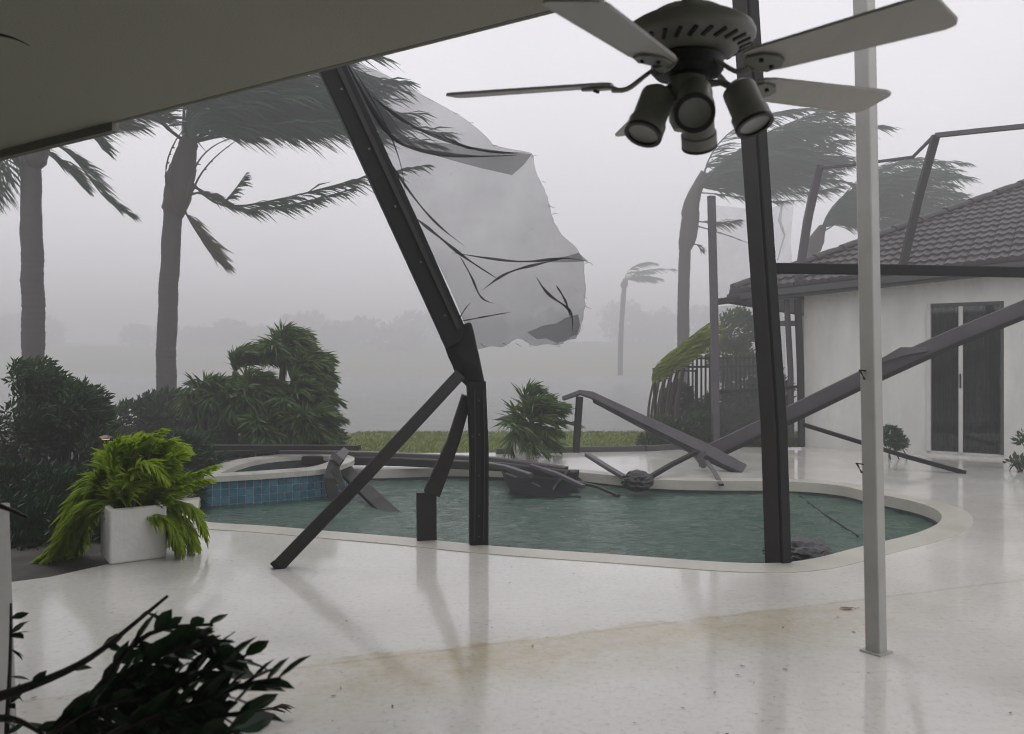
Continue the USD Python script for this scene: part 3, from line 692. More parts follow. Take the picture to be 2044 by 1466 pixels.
part(db, "bar", sweep([at(1124, 796, 10.5), at(1158, 784, 10.4), at(1180, 789, 10.4), at(1290, 842, 10.1), at(1400, 893, 9.8), at(1484, 940, 9.6)], [0.05, 0.06, 0.09, 0.12, 0.14, 0.16], 0.06, up=(0.1, -1, 0.4)), M_GREYBEAM)
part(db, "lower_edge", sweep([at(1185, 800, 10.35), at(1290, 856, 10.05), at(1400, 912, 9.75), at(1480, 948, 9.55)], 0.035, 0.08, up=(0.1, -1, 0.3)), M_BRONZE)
part(db, "upright", sweep([at(1157, 792, 10.42), at(1153, 850, 10.45), at(1150, 903, 10.5)], 0.085, 0.06, up=(0.3, -1, 0)), M_BROWNBEAM)
part(db, "crushed_splice", sweep([at(1395, 905, 9.75), at(1404, 925, 9.72), at(1402, 932, 9.7)], [0.16, 0.1, 0.06], 0.08, up=(0.1, -1, 0.1)), M_RUBBLE)
fallen("thin_strut", "short pale strut from the deck down to the crumpled bracket", [at(1172, 908, 9.9), at(1215, 935, 9.3), at(1258, 960, 8.85)], 0.07, 0.045, M_GREYBEAM)
fallen("thin_strut", "dark strut from the sagging beam down to the crumpled bracket", [at(1390, 903, 9.7), at(1340, 928, 9.3), at(1282, 962, 8.85)], 0.06, 0.045, M_BRONZE)
fallen("thin_strut", "small torn strip hanging from the sagging beam to the water's edge", [at(1410, 920, 9.6), at(1424, 940, 9.2), at(1440, 968, 8.75)], 0.05, 0.02, M_GREYBEAM)
fallen("thin_strut", "thin dark bar lying down across the deck under the sliding door", [at(1604, 848, 10.4), at(1720, 884, 10.0), at(1810, 912, 9.75), at(1926, 944, 9.45)], 0.065, 0.05, M_BRONZE)
fallen("trailing_cable", "thin dark cable trailing across the right end of the pool", [np.r_[gr(1596, 990, -0.125)[:2], -0.124], np.r_[gr(1650, 1030, -0.125)[:2], -0.124], np.r_[gr(1712, 1070, -0.125)[:2], -0.124]], 0.012, 0.008, M_BRONZE, cat_="cable")

# ------------------------------------------------------------------ house at right
Zl, Zr = 2.30, 2.47                                                        # eave height at the far corner and 2.8 m along
d3, n3 = np.r_[D_AX, 0], np.r_[N_AX, 0]
W3 = np.r_[W0, 0]
def hp(a, out, z): return W3 + d3 * a + n3 * out + np.array([0, 0, z])
hang = math.atan2(D_AX[1], D_AX[0])
house = thing("house", "white stucco house wing with a dark tiled hip roof and sliding door", "house", W3)
def hbox(parent, name, a0, a1, o0, o1, z0, z1, m, label=None):
    b = trimesh.creation.box([a1 - a0, o1 - o0, z1 - z0])
    b.apply_translation([(a0 + a1) / 2, (o0 + o1) / 2, (z0 + z1) / 2])
    M = np.eye(4); M[:3, 0], M[:3, 1], M[:3, 2], M[:3, 3] = d3, n3, (0, 0, 1), W3
    b.apply_transform(M); b.fix_normals()
    return part(house if parent is None else parent, name, b, m, label=label)
DA, DB, DH = 1.70, 2.64, 2.14
hbox(None, "wall", 0, DA, -0.2, 0, -0.1, 2.6, M_STUCCO)
hbox(None, "wall", DA, DB, -0.2, 0, DH, 2.6, M_STUCCO)
hbox(None, "wall", DB, 7.0, -0.2, 0, -0.1, 2.6, M_STUCCO)
hbox(None, "wall", 0, 0.2, -6.0, -0.2, -0.1, 2.6, M_STUCCO)
hbox(None, "room_back", DA - 0.3, DB + 0.3, -0.9, -0.8, 0, DH + 0.2, M_DARKROOM)
door = hbox(None, "sliding_door", DA, DB, -0.14, -0.02, -0.02, 0.055, M_FRAME)
hbox(door, "frame", DA, DA + 0.05, -0.12, 0.015, 0.055, DH, M_FRAME)
hbox(door, "frame", DB - 0.04, DB, -0.12, 0.0, 0.055, DH, M_CURTAIN)
hbox(door, "frame", DA + 0.05, DB - 0.04, -0.12, 0.0, DH - 0.05, DH, M_CURTAIN)
mid = DA + 0.40
hbox(door, "mullion", mid, mid + 0.05, -0.09, 0.005, 0.055, DH - 0.05, M_FRAME)
hbox(door, "pane", DA + 0.05, mid, -0.07, -0.06, 0.055, DH - 0.05, M_GLASS)
hbox(door, "pane", mid + 0.05, DB - 0.04, -0.05, -0.04, 0.055, DH - 0.05, M_GLASS)
hbox(door, "handle", mid + 0.015, mid + 0.03, 0.005, 0.03, 0.95, 1.15, M_BRONZE)
for q in range(2):
    a0, a1 = ((DA + 0.05, mid), (mid + 0.05, DB - 0.04))[q]
    nn = 60
    aa = np.linspace(a0, a1, nn)
    oo = -0.16 + 0.022 * np.sin(np.arange(nn) * 1.05)
    v = np.vstack([[hp(x, o, 0.03) for x, o in zip(aa, oo)], [hp(x, o, DH) for x, o in zip(aa, oo)]])
    i = np.arange(nn - 1)
    part(house, "curtain", (v, np.stack([i, i + 1, i + 1 + nn, i + nn], 1)), M_CURTAIN, True)
hbox(None, "door_step", DA - 0.1, DB + 0.3, 0.0, 0.14, -0.05, 0.02, M_STUCCO)
# roof: eave line along the wall (front) and round the far corner (end), pitch 1:2, hip between them
OV = 0.40
def eave_z(a): return Zl + (Zr - Zl) * (a + 0.0) / 2.8
EA0 = -1.05
PITCH = 0.44
def roof_pt(a, s, lift=0.0):
    """a along the wall, s metres horizontally back from the front eave."""
    return hp(a, OV - s, eave_z(max(a, -1.05)) * 1.0 + 0.17 + PITCH * s + lift)
RIDGE = 4.6
fv = np.array([roof_pt(EA0, 0), roof_pt(8.5, 0), roof_pt(8.5, RIDGE), roof_pt(EA0 + RIDGE, RIDGE)])
zz = np.array([0, 0, -0.05])
part(house, "roof_deck", (np.vstack([fv, fv + zz]), np.array([[0, 1, 2, 3], [7, 6, 5, 4], [0, 4, 5, 1], [3, 2, 6, 7], [0, 3, 7, 4], [1, 5, 6, 2]])), M_UNDER)
e_l = [roof_pt(EA0, 0), roof_pt(EA0 + RIDGE, RIDGE), hp(EA0, OV - 2 * RIDGE, eave_z(EA0) + 0.17)]
ev = np.array(e_l)
part(house, "roof_deck", (np.vstack([ev, ev + zz]), np.array([[0, 1, 2], [5, 4, 3]])), M_UNDER)
def eave_board(name, o0, o1, zlo, zhi, m):
    c = []
    for a in (EA0, 8.5):
        for o in (o0, o1):
            for z in (zlo, zhi):
                c.append(hp(a, o, eave_z(a) + z))
    h = trimesh.Trimesh(np.array(c)).convex_hull
    part(house, name, h, m)
eave_board("fascia", OV - 0.02, OV + 0.005, 0.0, 0.15, M_FASCIA)
eave_board("gutter", OV + 0.007, OV + 0.085, 0.045, 0.14, M_FASCIA)
eave_board("soffit", 0.0, OV - 0.02, 0.03, 0.05, M_FASCIA)
side = np.array([hp(EA0, OV - 0.02, eave_z(EA0)), hp(EA0, OV - 2 * RIDGE, eave_z(EA0)), hp(EA0 + 0.03, OV - 2 * RIDGE, eave_z(EA0) + 0.16), hp(EA0, OV - 0.02, eave_z(EA0) + 0.16), hp(EA0 + 0.03, OV - 0.02, eave_z(EA0))])
part(house, "fascia", trimesh.Trimesh(side).convex_hull, M_FASCIA)
part(house, "soffit", trimesh.Trimesh(np.array([hp(x, o, eave_z(EA0) + z) for x in (EA0 + 0.03, 0) for o in (OV - 0.02, -6) for z in (0.03, 0.05)])).convex_hull, M_FASCIA)
TW, TL = 0.25, 0.29
nprof = 13
px_ = np.linspace(0, 1, nprof)
prof_h = 0.019 * np.maximum(0, np.sin(px_ * 4 * PI - 0.6)) ** 0.7 + 0.012
tiles, rest = 0, []
slope_n = unit(np.array([0, PITCH, 1.0]))
stuff_t = []
for rrow in range(18):
    s0 = rrow * TL * 0.894 - 0.03
    for k in range(31):
        a0 = EA0 + k * TW + 0.02 + rrow * 0.003
        if a0 + TW * 0.4 < EA0 + s0 + 0.05 or a0 > 6.8:
            continue
        jit = rng.uniform(-0.006, 0.006); lift = rng.uniform(0, 0.006)
        w = np.clip(px_, 0, 0.97) * TW
        low = [roof_pt(a0 + x, s0 + jit, h + 0.045 + lift) for x, h in zip(w, prof_h)]
        up_ = [roof_pt(a0 + x, s0 + TL * 0.894 + 0.05, h + 0.012) for x, h in zip(w, prof_h)]
        butt = [roof_pt(a0 + x, s0 + jit, h * 0.2 + 0.0) for x, h in zip(w, prof_h)]
        v = np.array(low + up_ + butt)
        i = np.arange(nprof - 1)
        f = np.vstack([np.stack([i, i + 1, i + 1 + nprof, i + nprof], 1), np.stack([i + 2 * nprof, i + 1 + 2 * nprof, i + 1, i], 1)])
        if a0 > 4.3 or tiles >= 300:
            stuff_t.append((v, f))
        else:
            part(house, "roof_tile", (v, f), M_TILE, 40)
            tiles += 1
part(house, "roof_tiles_beyond", cat(stuff_t), M_TILE, 40, kind="stuff")
for k in range(14):
    s = 0.05 + k * 0.33
    p0, p1 = roof_pt(EA0 + s, s, 0.05), roof_pt(EA0 + s + 0.36, s + 0.36, 0.05)
    v, f = tube([p0, p0 + (p1 - p0) * 0.5 + [0, 0, 0.004], p1 - [0, 0, 0.012]], [0.095, 0.09, 0.08], 10, flat=0.8)
    part(house, "ridge_cap", (v, f), M_TILE, 40)

# ------------------------------------------------------------------ cage frame by the house corner, fence, railing
hc = thing("corner_cage_frame", "grey screen cage frame with a door at the house's far corner", "cage frame", gr(1428, 886))
part(hc, "post", sweep([at(1429, 892, 12.5), at(1425, 600, 12.5), at(1420, 392, 12.5)], 0.115, 0.08, up=(0.3, -1, 0)), M_GREYBEAM)
part(hc, "top_rail", sweep([at(1424, 604, 12.5), at(1500, 594, 12.55), at(1600, 588, 12.7)], 0.06, 0.10), M_BROWNBEAM)
part(hc, "mid_rail", sweep([at(1428, 783, 12.5), at(1500, 779, 12.55), at(1600, 772, 12.6)], 0.04, 0.045), M_BRONZE)
part(hc, "door_post", sweep([at(1580, 890, 12.3), at(1578, 740, 12.3), at(1570, 596, 12.3)], 0.075, 0.06, up=(0.3, -1, 0)), M_GREYBEAM)
part(hc, "door_post", sweep([at(1600, 892, 12.2), at(1598, 740, 12.2), at(1592, 594, 12.2)], 0.10, 0.06, up=(0.3, -1, 0)), M_BROWNBEAM)
part(hc, "door_rail", sweep([at(1545, 646, 12.4), at(1588, 646, 12.3)], 0.05, 0.08), M_GREYBEAM)
part(hc, "door_rail", sweep([at(1545, 776, 12.4), at(1598, 772, 12.2)], 0.05, 0.045), M_BRONZE)
part(hc, "door_rail", sweep([at(1545, 880, 12.4), at(1598, 880, 12.2)], 0.05, 0.09), M_BROWNBEAM)
part(hc, "raised_strut", sweep([at(1594, 560, 12.2), at(1612, 440, 12.1), at(1636, 330, 12.0)], 0.12, 0.07, up=(0.2, -1, 0)), M_GREYBEAM)
part(hc, "raised_strut", sweep([at(1800, 540, 10.7), at(1835, 390, 10.7), at(1868, 272, 10.7)], 0.105, 0.06, up=(0.2, -1, 0)), M_BROWNBEAM)
part(hc, "roof_rail", sweep([at(1866, 271, 10.7), at(1960, 261, 10.5), at(2100, 247, 10.2)], 0.05, 0.065), M_GREYBEAM)
part(hc, "roof_rail", sweep([at(1636, 336, 12.0), at(1700, 330, 11.7), at(1822, 314, 11.1), at(1862, 274, 10.75)], 0.035, 0.04), M_GREYBEAM)
part(hc, "screen_panel", (np.array([at(1428, 600, 12.52), at(1428, 410, 12.52), at(1520, 420, 12.5), at(1585, 402, 12.2), at(1578, 480, 12.2), at(1585, 586, 12.6)]), np.array([[0, 1, 2], [0, 2, 4], [2, 3, 4], [0, 4, 5]])), M_CAGESCREEN)
part(hc, "screen_panel", (np.array([at(1432, 612, 12.52), at(1432, 880, 12.52), at(1570, 880, 12.4), at(1566, 602, 12.5)]), np.array([[0, 1, 2], [0, 2, 3]])), M_CAGESCREEN)
part(hc, "torn_screen_strip", tube([at(1562, 402, 12.3), at(1556, 440, 12.3), at(1566, 470, 12.3), at(1552, 520, 12.3)], [0.02, 0.05, 0.03, 0.02], 6, flat=0.4), M_CAGESCREEN, True)
fn = thing("picket_fence", "black iron picket fence with pale gaps behind the cage frame", "fence", at(1450, 880, 15.0))
for k in range(20):
    x = 1374 + k * 8.6
    part(fn, "picket", box_at(at(x, 778, 15.0 - k * 0.02), (0.028, 0.028, 1.28), 0.3), M_IRON)
for py in (716, 733, 826):
    part(fn, "fence_rail", sweep([at(1368, py, 15.03), at(1545, py - 2, 14.6)], 0.03, 0.04), M_IRON)
rl = thing("metal_railing", "thin metal railing beside the yellow green shrub", "railing", at(1307, 860, 14.2))
part(rl, "railing_post", sweep([at(1309, 880, 14.2), at(1306, 735, 14.2)], 0.06, 0.05, up=(0, -1, 0)), M_BROWNBEAM)
part(rl, "top_rail", sweep([at(1306, 739, 14.2), at(1390, 741, 14.6)], 0.03, 0.03), M_BROWNBEAM)
part(rl, "railing_post", sweep([at(1390, 880, 14.6), at(1390, 738, 14.6)], 0.05, 0.05, up=(0, -1, 0)), M_BROWNBEAM)
kerb = thing("lawn_edging", "low dark edging between the far deck and the lawn", "edging", gr(1150, 903))
eg = [gr(990, 908), gr(1150, 904), gr(1290, 902), gr(1400, 896)]
for k in range(3):
    part(kerb, "edging_board", sweep([eg[k] + [0, 0.08, 0.02], eg[k + 1] + [0, 0.08, 0.02] + unit(eg[k] - eg[k + 1]) * 0.01], 0.07, 0.12), M_TIMBER)

# ------------------------------------------------------------------ foliage builders
WIND = unit(np.array([1.0, 0.15, 0.02]))
def leaflets(c, d, s, n, length, width, wind, side_w=0.5, wind_w=0.9, along_w=0.55, droop=0.35, seed=0, nseg=2):
    """Leaflets along the curve c (k,3) at n stations, both sides, blown along wind."""
    r = np.random.default_rng(seed)
    q = np.sort(r.uniform(0.10, 1.0, n))
    ci = np.stack([np.interp(q, s, c[:, k]) for k in range(3)], 1)
    di = unit(np.stack([np.interp(q, s, d[:, k]) for k in range(3)], 1))
    sd = np.where(np.arange(n) % 2 == 0, 1.0, -1.0)[:, None]
    lat = unit(np.cross(di, np.array([0.05, 0.1, 1.0]))) * sd
    ld = unit(side_w * lat * r.uniform(0.3, 1.2, (n, 1)) + along_w * di + wind_w * wind + np.array([0, 0, -droop]) * r.uniform(0.0, 1.0, (n, 1)) + r.normal(0, 0.14, (n, 3)))
    ln = (length * (0.45 + 0.75 * np.sin(PI * np.clip(q * 0.9 + 0.08, 0, 1))) * r.uniform(0.75, 1.2, n))[:, None]
    wd = unit(np.cross(ld, r.normal(0, 1, (n, 3)))) * width / 2
    p0 = ci; p1 = ci + ld * ln * 0.5 + np.array([0, 0, 0.03]) * ln; p2 = ci + ld * ln + np.array([0, 0, -droop * 0.25]) * ln
    v = np.stack([p0 - wd * 0.5, p0 + wd * 0.5, p1 - wd, p1 + wd, p2 - wd * 0.1, p2 + wd * 0.1], 1).reshape(-1, 3)
    b = np.arange(n)[:, None] * 6
    f = np.concatenate([b + [0, 1, 3], b + [0, 3, 2], b + [2, 3, 5], b + [2, 5, 4]], 0)
    return v, f

def frond_from(c, length, n, width, r0=0.02, wind=WIND, seed=0, **kw):
    c = np.asarray(c, float)
    d = np.gradient(c, axis=0)
    s = np.r_[0, np.cumsum(np.linalg.norm(np.diff(c, axis=0), axis=1))]; s /= s[-1]
    return cat([tube(c, np.linspace(r0, r0 * 0.2, len(c)), 5), leaflets(c, d, s, n, length, width, wind, seed=seed, **kw)])

def rachis(base, d0, L, wind=WIND, k_wind=1.6, grav=0.35, n=14, p=0.8, flutter=0.0, seed=0):
    r = np.random.default_rng(seed)
    pts = [np.asarray(base, float)]
    d0 = unit(d0)
    for i in range(n - 1):
        s = (i + 0.5) / (n - 1)
        d = unit(d0 * max(0.0, 1 - s ** p * 1.0) + wind * k_wind * s ** p + np.array([0, 0, -grav]) * s + flutter * np.array([0, math.sin(s * 9 + r.uniform(0, 0.5)), math.cos(s * 8)]) * s)
        pts.append(pts[-1] + d * L / (n - 1))
    return np.array(pts)

def ringed_trunk(path, r0, r1, n=170, seed=0, sides=16):
    c = spline(path, n)
    s = np.linspace(0, 1, n)
    r = r0 + (r1 - r0) * s
    r = r * (1 + 0.022 * (np.arange(n) % 4 == 0)) * (1 + 0.012 * np.random.default_rng(seed).normal(0, 1, n))
    v, f = tube(c, r, sides)
    v = v + (meshkit.fbm(v * 2, 3, seed)[:, None] - 0.5) * r0 * 0.22
    return v, f

def palm(label, trunk_px, Y, r0, r1, crown_pt, boots_px, dirs, L, leaf_len, n_leaf, seed, extra=(), leaf_w=0.035, lookm=None, sc=1.0, k_wind=1.7, grav=0.3):
    base = at(*trunk_px[0], Y); base[2] = min(base[2], -0.05)
    extra = [(c, yy * sc, m, ll * sc, nn) for c, yy, m, ll, nn in extra]
    r0, r1, L, leaf_len, leaf_w = r0 * sc, r1 * sc, L * sc, leaf_len * sc, leaf_w * sc
    t = thing("palm_tree", label, "palm tree", base, "wind bent palm trees")
    part(t, "trunk", ringed_trunk([base] + [at(*p, Y) for p in trunk_px[1:]], r0, r1, seed=seed), M_TRUNK, True)
    bp_ = [at(*p, Y) for p in boots_px]
    v, f = tube(spline(bp_, 24), np.interp(np.linspace(0, 1, 24), [0, 0.15, 0.5, 1], [r1 * 1.05, r1 * 1.5, r1 * 1.55, r1 * 0.7]), 14)
    v = v + (meshkit.fbm(v * 7, 3, seed + 3)[:, None] - 0.5) * r1 * 0.55
    part(t, "crown_shaft", (v, f), M_BOOT, 50)
    c0 = at(*crown_pt, Y)
    r = np.random.default_rng(seed)
    for k, (dx, dy, dz, ll) in enumerate(dirs):
        b = c0 + np.array([dx, dy, dz * 0.5]) * r1 * 0.8
        rc = rachis(b, (dx, dy, dz), L * ll * r.uniform(0.92, 1.08), k_wind=k_wind, grav=grav, seed=seed + k)
        part(t, "frond", frond_from(rc, leaf_len, n_leaf, leaf_w, r0=0.032, seed=seed * 31 + k, side_w=0.42, wind_w=0.95, droop=0.4), lookm or L_PALM)
    for k, (pix, yy, m, ll, nn) in enumerate(extra):
        rc = np.array([at(px, py, Y + yy) for px, py in spline([(x, y) for x, y in pix], 14)])
        part(t, "frond", frond_from(rc, ll, nn, leaf_w, r0=0.028, seed=seed * 57 + k, side_w=0.35, wind_w=0.7, droop=0.5), m)
    return t

def sheet(origin, tops, bots, ends, n, seed, m=None, ll=0.72, nn=115, dspread=1.1):
    """Fronds of one crown lying side by side in the wind: pixel curves between an upper and a lower outline."""
    r = np.random.default_rng(seed)
    out = []
    for k in range(n):
        q = (k + r.uniform(0.2, 0.8)) / n
        e = r.uniform(0.45, 1.05)
        c = [origin] + [(tx + (bx - tx) * q, ty + (by - ty) * q) for (tx, ty), (bx, by) in zip(tops, bots)]
        c[-1] = (c[-2][0] + (c[-1][0] - c[-2][0]) * e, c[-1][1] + r.uniform(-16, 12))
        c[-2] = (c[-2][0], c[-2][1] + r.uniform(-9, 9))
        out.append((c, r.uniform(-dspread, dspread), m or L_PALM, ll * r.uniform(0.85, 1.15), nn))
    return out
up_dirs = []
r_ = np.random.default_rng(11)
for k in range(9):
    a = r_.uniform(0, 2 * PI)
    e = r_.uniform(0.2, 1.25)
    up_dirs.append((math.cos(a) * math.cos(e) - 0.25, math.sin(a) * math.cos(e), math.sin(e), r_.uniform(0.75, 1.1)))
Y1 = 17.5
palm("tall palm with its crown blown flat to the right, left of the bent post", [(334, 860), (332, 700), (338, 560), (345, 425)], Y1, 0.18, 0.155, (378, 285), [(345, 432), (356, 380), (368, 320), (384, 258)], up_dirs, 4.2, 0.7, 150, 5, sc=1.2,
     extra=sheet((380, 275), [(372, 225), (440, 158), (600, 128), (800, 150)], [(400, 262), (470, 262), (640, 256), (850, 245)], None, 24, 301) + [([(384, 365), (420, 400), (460, 412), (540, 402), (640, 378), (740, 352), (850, 330)], 0.0, L_PALM, 0.45, 150), ([(384, 372), (430, 395), (470, 415), (520, 418), (600, 405), (700, 378)], 0.2, L_PALM, 0.35, 120),
            ([(445, 408), (465, 385), (492, 346)], 0.0, L_PALM, 0.2, 40), ([(366, 415), (382, 445), (402, 478), (425, 512), (446, 532)], 0.0, L_DRY, 0.42, 130), ([(352, 420), (332, 370), (336, 315), (368, 258), (430, 215)], -0.2, L_DRY, 0.05, 8), ([(352, 425), (340, 370), (348, 310), (385, 255), (440, 225)], -0.3, L_DRY, 0.05, 8), ([(372, 400), (392, 330), (430, 290), (490, 268)], -0.3, L_DRY, 0.05, 8), ([(374, 410), (400, 350), (440, 305), (480, 275)], -0.2, L_DRY, 0.05, 8),
            ([(380, 390), (400, 385), (425, 392), (450, 405)], 0.1, L_DRY, 0.3, 50), ([(395, 265), (450, 270), (500, 262), (600, 250), (720, 240)], 0.1, L_PALM, 0.55, 140), ([(380, 290), (430, 262), (470, 270), (560, 262), (700, 258), (800, 240)], 0.4, L_PALM, 0.6, 150)])
dirs2 = [(math.cos(a) * 0.6, math.sin(a) * 0.6, 0.5, q) for a, q in zip(np.linspace(0, 2 * PI, 13)[:-1], r_.uniform(0.6, 0.9, 12))]
palm("palm behind the porch roof corner at the far left, frond tips hanging", [(66, 860), (66, 700), (64, 500), (60, 330)], 16.5, 0.185, 0.165, (64, 262), [(60, 335), (62, 310), (64, 285), (66, 250)], dirs2, 2.4, 0.6, 110, 8, sc=1.18,
     extra=[([(85, 275), (130, 300), (175, 350), (215, 400), (262, 430)], 0.0, L_PALM, 0.4, 110), ([(80, 262), (130, 250), (175, 262), (205, 300)], 0.3, L_PALM, 0.45, 110), ([(60, 280), (20, 300), (-10, 345), (-20, 400)], -0.2, L_PALM, 0.5, 110), ([(70, 290), (100, 310), (130, 335), (165, 375)], -0.2, L_PALM, 0.4, 100)])
dirs3 = []
for k in range(7):
    a = r_.uniform(-1.9, 1.9); e = r_.uniform(0.1, 1.2)
    dirs3.append((math.cos(a) * math.cos(e), math.sin(a) * math.cos(e), math.sin(e), r_.uniform(0.7, 1.1)))
palm("palm bent to the right between the torn screen and the cage", [(1366, 860), (1364, 700), (1365, 560), (1368, 490)], 30.0, 0.165, 0.15, (1404, 352), [(1366, 500), (1376, 455), (1380, 410), (1406, 345)], dirs3, 4.3, 0.8, 130, 13, sc=1.43, k_wind=1.5, grav=0.05,
     extra=sheet((1396, 372), [(1420, 345), (1490, 285), (1590, 235), (1690, 205)], [(1425, 380), (1500, 385), (1600, 380), (1710, 372)], None, 20, 302, dspread=1.2) + [([(1395, 372), (1450, 322), (1530, 268), (1600, 236), (1672, 210)], 0.0, L_PALM, 0.7, 150), ([(1398, 372), (1460, 338), (1540, 300), (1620, 272), (1690, 262)], 0.3, L_PALM, 0.7, 150), ([(1398, 385), (1460, 392), (1530, 402), (1600, 400)], 0.2, L_PALM, 0.3, 70),
            ([(1390, 442), (1430, 445), (1470, 440)], 0, L_DRY, 0.4, 60), ([(1392, 452), (1440, 466), (1500, 488)], 0.0, L_DRY, 0.08, 20), ([(1380, 488), (1392, 490), (1398, 500)], 0.0, L_DRY, 0.25, 20), ([(1400, 360), (1412, 330), (1424, 316)], 0, L_DRY, 0.05, 4)])
dirs4 = []
for k in range(7):
    a = r_.uniform(-1.6, 1.6); e = r_.uniform(0.0, 1.1)
    dirs4.append((math.cos(a) * math.cos(e), math.sin(a) * math.cos(e), math.sin(e), r_.uniform(0.7, 1.1)))
palm("palm crown streaming over the house's tiled roof", [(1606, 860), (1610, 700), (1615, 560), (1622, 500)], 31.0, 0.17, 0.15, (1640, 455), [(1622, 505), (1626, 490), (1632, 475), (1642, 452)], dirs4, 4.2, 0.8, 130, 17, sc=1.29, k_wind=1.5, grav=0.12,
     extra=sheet((1640, 455), [(1665, 415), (1730, 345), (1830, 318), (1930, 330)], [(1670, 450), (1750, 455), (1850, 440), (1960, 425)], None, 20, 303, dspread=1.2) + [([(1640, 455), (1690, 390), (1750, 340), (1830, 315)], 0, L_PALM, 0.7, 150), ([(1640, 458), (1700, 400), (1790, 360), (1880, 350)], 0.3, L_PALM, 0.7, 150), ([(1645, 462), (1720, 420), (1820, 400), (1950, 405)], 0.3, L_PALM, 0.7, 150)])
palm("faint distant palm across the water, seen through the rain", [(1238, 720), (1240, 660), (1244, 600), (1246, 570)], 88.0, 0.2, 0.18, (1246, 560), [(1246, 575), (1246, 570), (1247, 565), (1248, 556)], dirs3, 3.6, 0.8, 60, 23, sc=1.42, leaf_w=0.09, k_wind=1.3, grav=0.2)

def cycad(parent, base, n, L, leaf_len, n_leaf, m, seed, wind=WIND, wk=0.9, grav=0.5, spread=1.0, leaf_w=0.018, r0=0.012, elev=(0.3, 1.3), k=None, side=0.55, name="frond", ww=0.45):
    r = np.random.default_rng(seed)
    for i in range(n):
        a = 2 * PI * (i + r.uniform(-0.3, 0.3)) / n
        e = r.uniform(*elev)
        d0 = (math.cos(a) * math.cos(e) * spread, math.sin(a) * math.cos(e) * spread, math.sin(e))
        rc = rachis(base, d0, L * r.uniform(0.7, 1.1), wind=wind, k_wind=wk, grav=grav, n=10, seed=seed + i, flutter=0.1)
        part(parent, name, frond_from(rc, leaf_len, n_leaf, leaf_w, r0=r0, seed=seed * 13 + i, wind=wind, side_w=side, wind_w=ww, along_w=0.6, droop=0.25), m)

def stem(parent, p0, p1, r=0.03, m=None, bow=0.1):
    mid_ = (np.asarray(p0) + np.asarray(p1)) / 2 + np.array([bow, 0, 0])
    part(parent, "stem", tube(spline([p0, mid_, p1], 10), np.linspace(r, r * 0.6, 10), 7), m or M_STEM, True)

def bush_leaves(centers, n, size, seed, wind=WIND, up=0.3, shell=0.55, aspect=0.38):
    """Leaves spread through several clump ellipsoids ((centre), (radii))."""
    r = np.random.default_rng(seed)
    cs = np.array([c for c, _ in centers]); rs = np.array([q for _, q in centers])
    vol = rs.prod(1) ** 0.67; vol /= vol.sum()
    w = r.choice(len(cs), n, p=vol)
    d = unit(r.normal(0, 1, (n, 3)))
    rad = shell + (1 - shell) * r.uniform(0, 1, n) ** 0.5
    lump = 0.75 + 0.5 * meshkit.fbm(d * 2.2 + w[:, None] * 3.7, 3, seed)
    p = cs[w] + d * rs[w] * (rad * lump)[:, None]
    a = unit(d * 0.6 + wind * 0.7 + np.array([0, 0, up]) + r.normal(0, 0.45, (n, 3)))
    nrm = unit(np.cross(a, r.normal(0, 1, (n, 3)) + np.array([0, 0, 0.0])))
    ln = (size * r.uniform(0.6, 1.3, n))[:, None]
    wd = nrm * ln * aspect / 2
    cup = unit(np.cross(a, nrm)) * ln * 0.12
    v = np.stack([p, p + a * ln * 0.5 - wd + cup, p + a * ln * 0.5 + wd + cup, p + a * ln * 0.45, p + a * ln], 1).reshape(-1, 3)
    b = np.arange(n)[:, None] * 5
    f = np.concatenate([b + [0, 3, 1], b + [0, 2, 3], b + [1, 3, 4], b + [3, 2, 4]], 0)
    return v, f

def bush(name, label, clumps, n, size, m, seed, stems=3, aspect=0.38, shell=0.5, group=None, split=True, stem_r=0.025):
    cl = [(at(px, py, y), np.array([rx, ry, rz])) for px, py, y, rx, ry, rz in clumps]
    low = min(c[2] - q[2] for c, q in cl)
    base = np.mean([c for c, _ in cl], 0); base[2] = -0.05
    t = thing(name, label, "shrub", base, group)
    r = np.random.default_rng(seed)
    for c, q in cl:
        for k in range(stems):
            e = c + r.normal(0, 0.35, 3) * q
            b0 = base + np.array([r.normal(0, 0.12) + (c[0] - base[0]) * 0.6, r.normal(0, 0.08) + (c[1] - base[1]) * 0.6, 0])
            part(t, "stem", tube(spline([b0, (b0 + e) / 2 + r.normal(0, 0.06, 3), e], 8), np.linspace(stem_r, stem_r * 0.4, 8), 6), M_STEM, True)
    for k, (c, q) in enumerate(cl):
        nn = int(n * (q.prod() ** 0.67) / sum(x.prod() ** 0.67 for _, x in cl))
        part(t, "foliage", bush_leaves([(c, q)], nn, size, seed * 7 + k, aspect=aspect, shell=shell), m)
    return t

# left garden
rh = np.random.default_rng(99)
hedge = []
for k in range(44):
    a = rh.uniform(0, 1); px = -20 + 235 * a
    top = 712 + 260 * (abs(a - 0.42) * 1.45) ** 2.2
    py = top + 14 + rh.uniform(0, 1) ** 1.5 * (960 - top)
    q = rh.uniform(0.11, 0.21)
    hedge.append((px, py, rh.uniform(8.5, 9.3), q * 1.15, q, q))
bush("dark_shrub", "tall dark rounded shrub in front of the far left palm", hedge, 12500, 0.085, L_SHRUB, 41, stems=2, shell=0.25, aspect=0.34, stem_r=0.016)
bush("low_shrub", "grey green shrub at the foot of the tall left palm", [(270, 850, 12.5, 0.5, 0.4, 0.4), (340, 830, 12.6, 0.55, 0.4, 0.42), (400, 850, 12.3, 0.5, 0.4, 0.45), (230, 900, 12, 0.5, 0.4, 0.35)], 6000, 0.12, L_SHRUB, 42)
